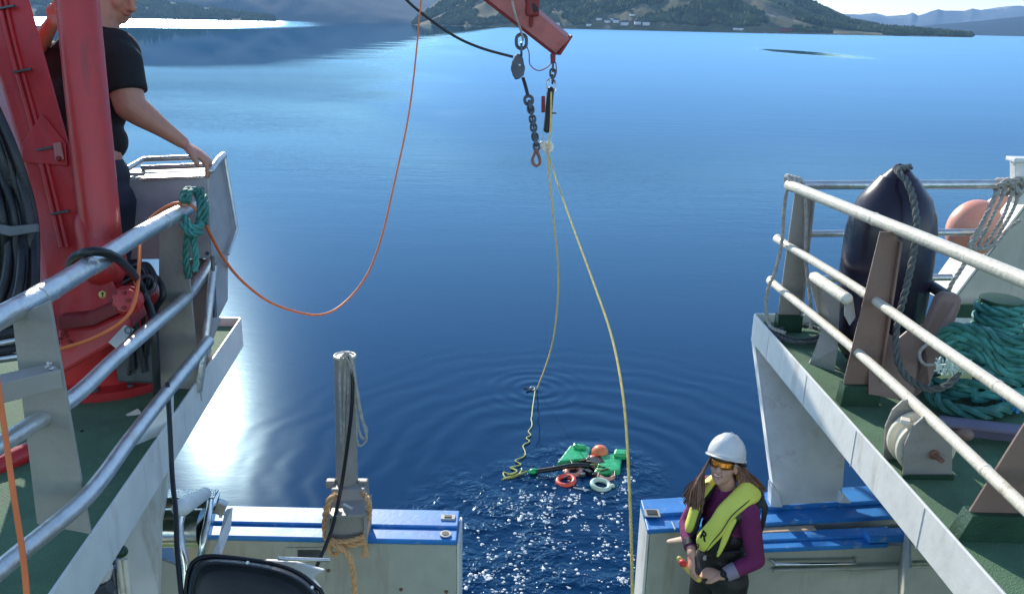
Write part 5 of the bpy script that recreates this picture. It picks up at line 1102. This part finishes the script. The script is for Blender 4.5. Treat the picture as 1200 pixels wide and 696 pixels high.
letters('G', W(.028, -.231, 1.12), RZ @ V((1, .05, -.2)), RZ @ V((.1, .0, 1)), .032, t, M['screen'], 'vest_letter')
# the red and yellow grip in her hands
gr = thing('hand_grip', W(.0, -.26, .99), 'small red and yellow tool held between her two hands', 'tool')
MB().tube([W(-.035, -.30, 1.015), W(.03, -.285, .975), W(.09, -.255, .94)], .017, 12, roundcap=True).build('yellow_handle', M['tan'], gr, True)
MB().ell(W(.0, -.305, 1.01), (.028, .022, .02), RZ, 14, 8).build('red_button', M['redp'], gr, True)

# ---- the man at the console
MS = 1.14; DM = 5.0
def Q(px, py, d=DM): return P(px, py, d)
hipc = Q(108, 232, 5.05)
t = thing('person', (hipc.x, hipc.y, 4.2), 'man in black t-shirt behind the red crane cylinder reaching down to the console', 'person')
hc2 = Q(134, -9, 5.0)
FR = Matrix.Rotation(rad(66), 3, 'Z') @ Matrix.Rotation(rad(22), 3, 'X')        # facing right and away, looking down
body = MB(); face_head(body, hc2, FR, 1.42, 1.25)
body.tube([Q(124, -8), Q(114, 22), Q(108, 48)], [.115, .125, .14], 16)
for (x, y, rx, ry, rz) in ((104, 80, .20, .15, .17), (102, 130, .20, .16, .18), (104, 180, .19, .16, .16), (108, 225, .18, .16, .16)): body.ell(Q(x, y, 5.02), (rx, ry, rz))
sh2, el2, wr2 = Q(140, 72, 4.92), Q(152, 124, 4.92), Q(214, 167, 5.03)
body.tube([sh2, sh2.lerp(el2, .5), el2], [.10, .098, .088], 16, roundcap=True)
body.tube([el2, el2.lerp(wr2, .25), el2.lerp(wr2, .6), wr2], [.088, .078, .055, .038], 16, roundcap=True)
hand(body, wr2, Q(240, 186, 5.1)-wr2, U*.8+R*.5-F*.2, 1.6, 1.1, -1)
# other arm up to the cylinder
s3, e3, w3_ = Q(72, 74, 5.12), Q(40, 62, 4.95), Q(62, 26, 4.78)
body.tube([s3, s3.lerp(e3, .5), e3], [.09, .075, .06], 14, roundcap=True); body.tube([e3, w3_], [.06, .036], 14, roundcap=True)
hand(body, w3_, U*1+R*.35, F*-1, 1.1, .9, 1)
for q in (-1, 1): body.tube([hipc+V((q*.1, 0, -.1)), V((hipc.x+q*.1, hipc.y, 4.75)), V((hipc.x+q*.1, hipc.y+.02, 4.3))], [.12, .09, .06], 14, roundcap=True)
body.build('body', M['skinm'], t, remesh=.008, sm=3)
ts = MB()
for (x, y, rx, ry, rz) in ((112, 66, .20, .14, .13), (92, 86, .24, .165, .20), (118, 82, .20, .16, .17), (98, 130, .25, .18, .19), (106, 165, .215, .18, .16), (104, 110, .25, .18, .16)): ts.ell(Q(x, y, 5.04), (rx, ry, rz), None, 20, 12)
ts.tube([Q(112, 34), Q(110, 48), Q(106, 70)], [.135, .165, .215], 18); ts.ell(Q(134, 64, 4.98), (.15, .15, .15), None, 20, 12)
ts.tube([sh2+U*.02, sh2.lerp(el2, .45), sh2.lerp(el2, .72)], [.125, .120, .118], 20)
ts.tube([Q(118, 58, 5.0), sh2], [.14, .125], 18, roundcap=True)
ts.tube([s3, s3.lerp(e3, .8)], [.115, .10], 18, roundcap=True)
ts.build('t_shirt', M['tee'], t, remesh=.013, sm=4)
tr = MB()
for (x, y, rx, rz) in ((110, 205, .205, .16), (110, 235, .205, .17)): tr.ell(Q(x, y, 5.05), (rx, .185, rz), None, 18, 10)
for q in (-1, 1): tr.tube([hipc+V((q*.1, 0, -.02)), V((hipc.x+q*.1, hipc.y, 4.75)), V((hipc.x+q*.1, hipc.y+.02, 4.26))], [.15, .12, .10], 16, roundcap=True)
tr.build('trousers', M['jeans'], t, remesh=.014, sm=3)
for q in (-1, 1): MB().tube([V((hipc.x+q*.1, hipc.y-.05, 4.25)), V((hipc.x+q*.1+.08, hipc.y+.12, 4.24))], [.055, .05], 12, roundcap=True).build('shoe', M['black'], t, True)
hh2 = MB(); hh2.ell(hc2+FR @ V((0, .03, .05))*1.42, (.118, .135, .125), FR, 20, 12); hh2.build('hair', mat('grey_brown_hair', (.18, .13, .1), .7, var=.3), t, remesh=.01, sm=2)
for q in (-1, 1): MB().ell(hc2+FR @ V((q*.032, -.078, .012))*1.42, (.016, .016, .012), FR, 12, 8).build('eye', M['teeth'], t, True)
MB().tube([hc2+FR @ V((x, -.097+abs(x)*.5, -.055))*1.42 for x in (-.02, -.01, 0, .01, .02)], [.004, .007, .008, .007, .004], 8).build('lips', M['lips'], t, True)
hb2 = MB(); hb2.tube([Q(140, 172, 4.85), Q(150, 182, 4.82)], [.05, .045], 12, roundcap=True); hand(hb2, Q(142, 168, 4.84), R*.5-U*1, R*1+U*.3, 1.1, .8, 1)
tag(thing('step_platform', (hipc.x, hipc.y, ZD), 'low grey step platform under the man, behind the crane', 'platform'))
sp = [o for o in bpy.data.objects if o.name == 'step_platform'][0]
MB().box((hipc.x-.05, hipc.y+.05, 4.175), (.7, .6, .04)).build('tread', M['alu'], sp, bevel=.004)
for qx in (-.3, .25):
    for qy in (-.2, .3): MB().tube([V((hipc.x+qx, hipc.y+qy, ZD)), V((hipc.x+qx, hipc.y+qy, 4.16))], .02, 8).build('leg', M['alu'], sp, True)
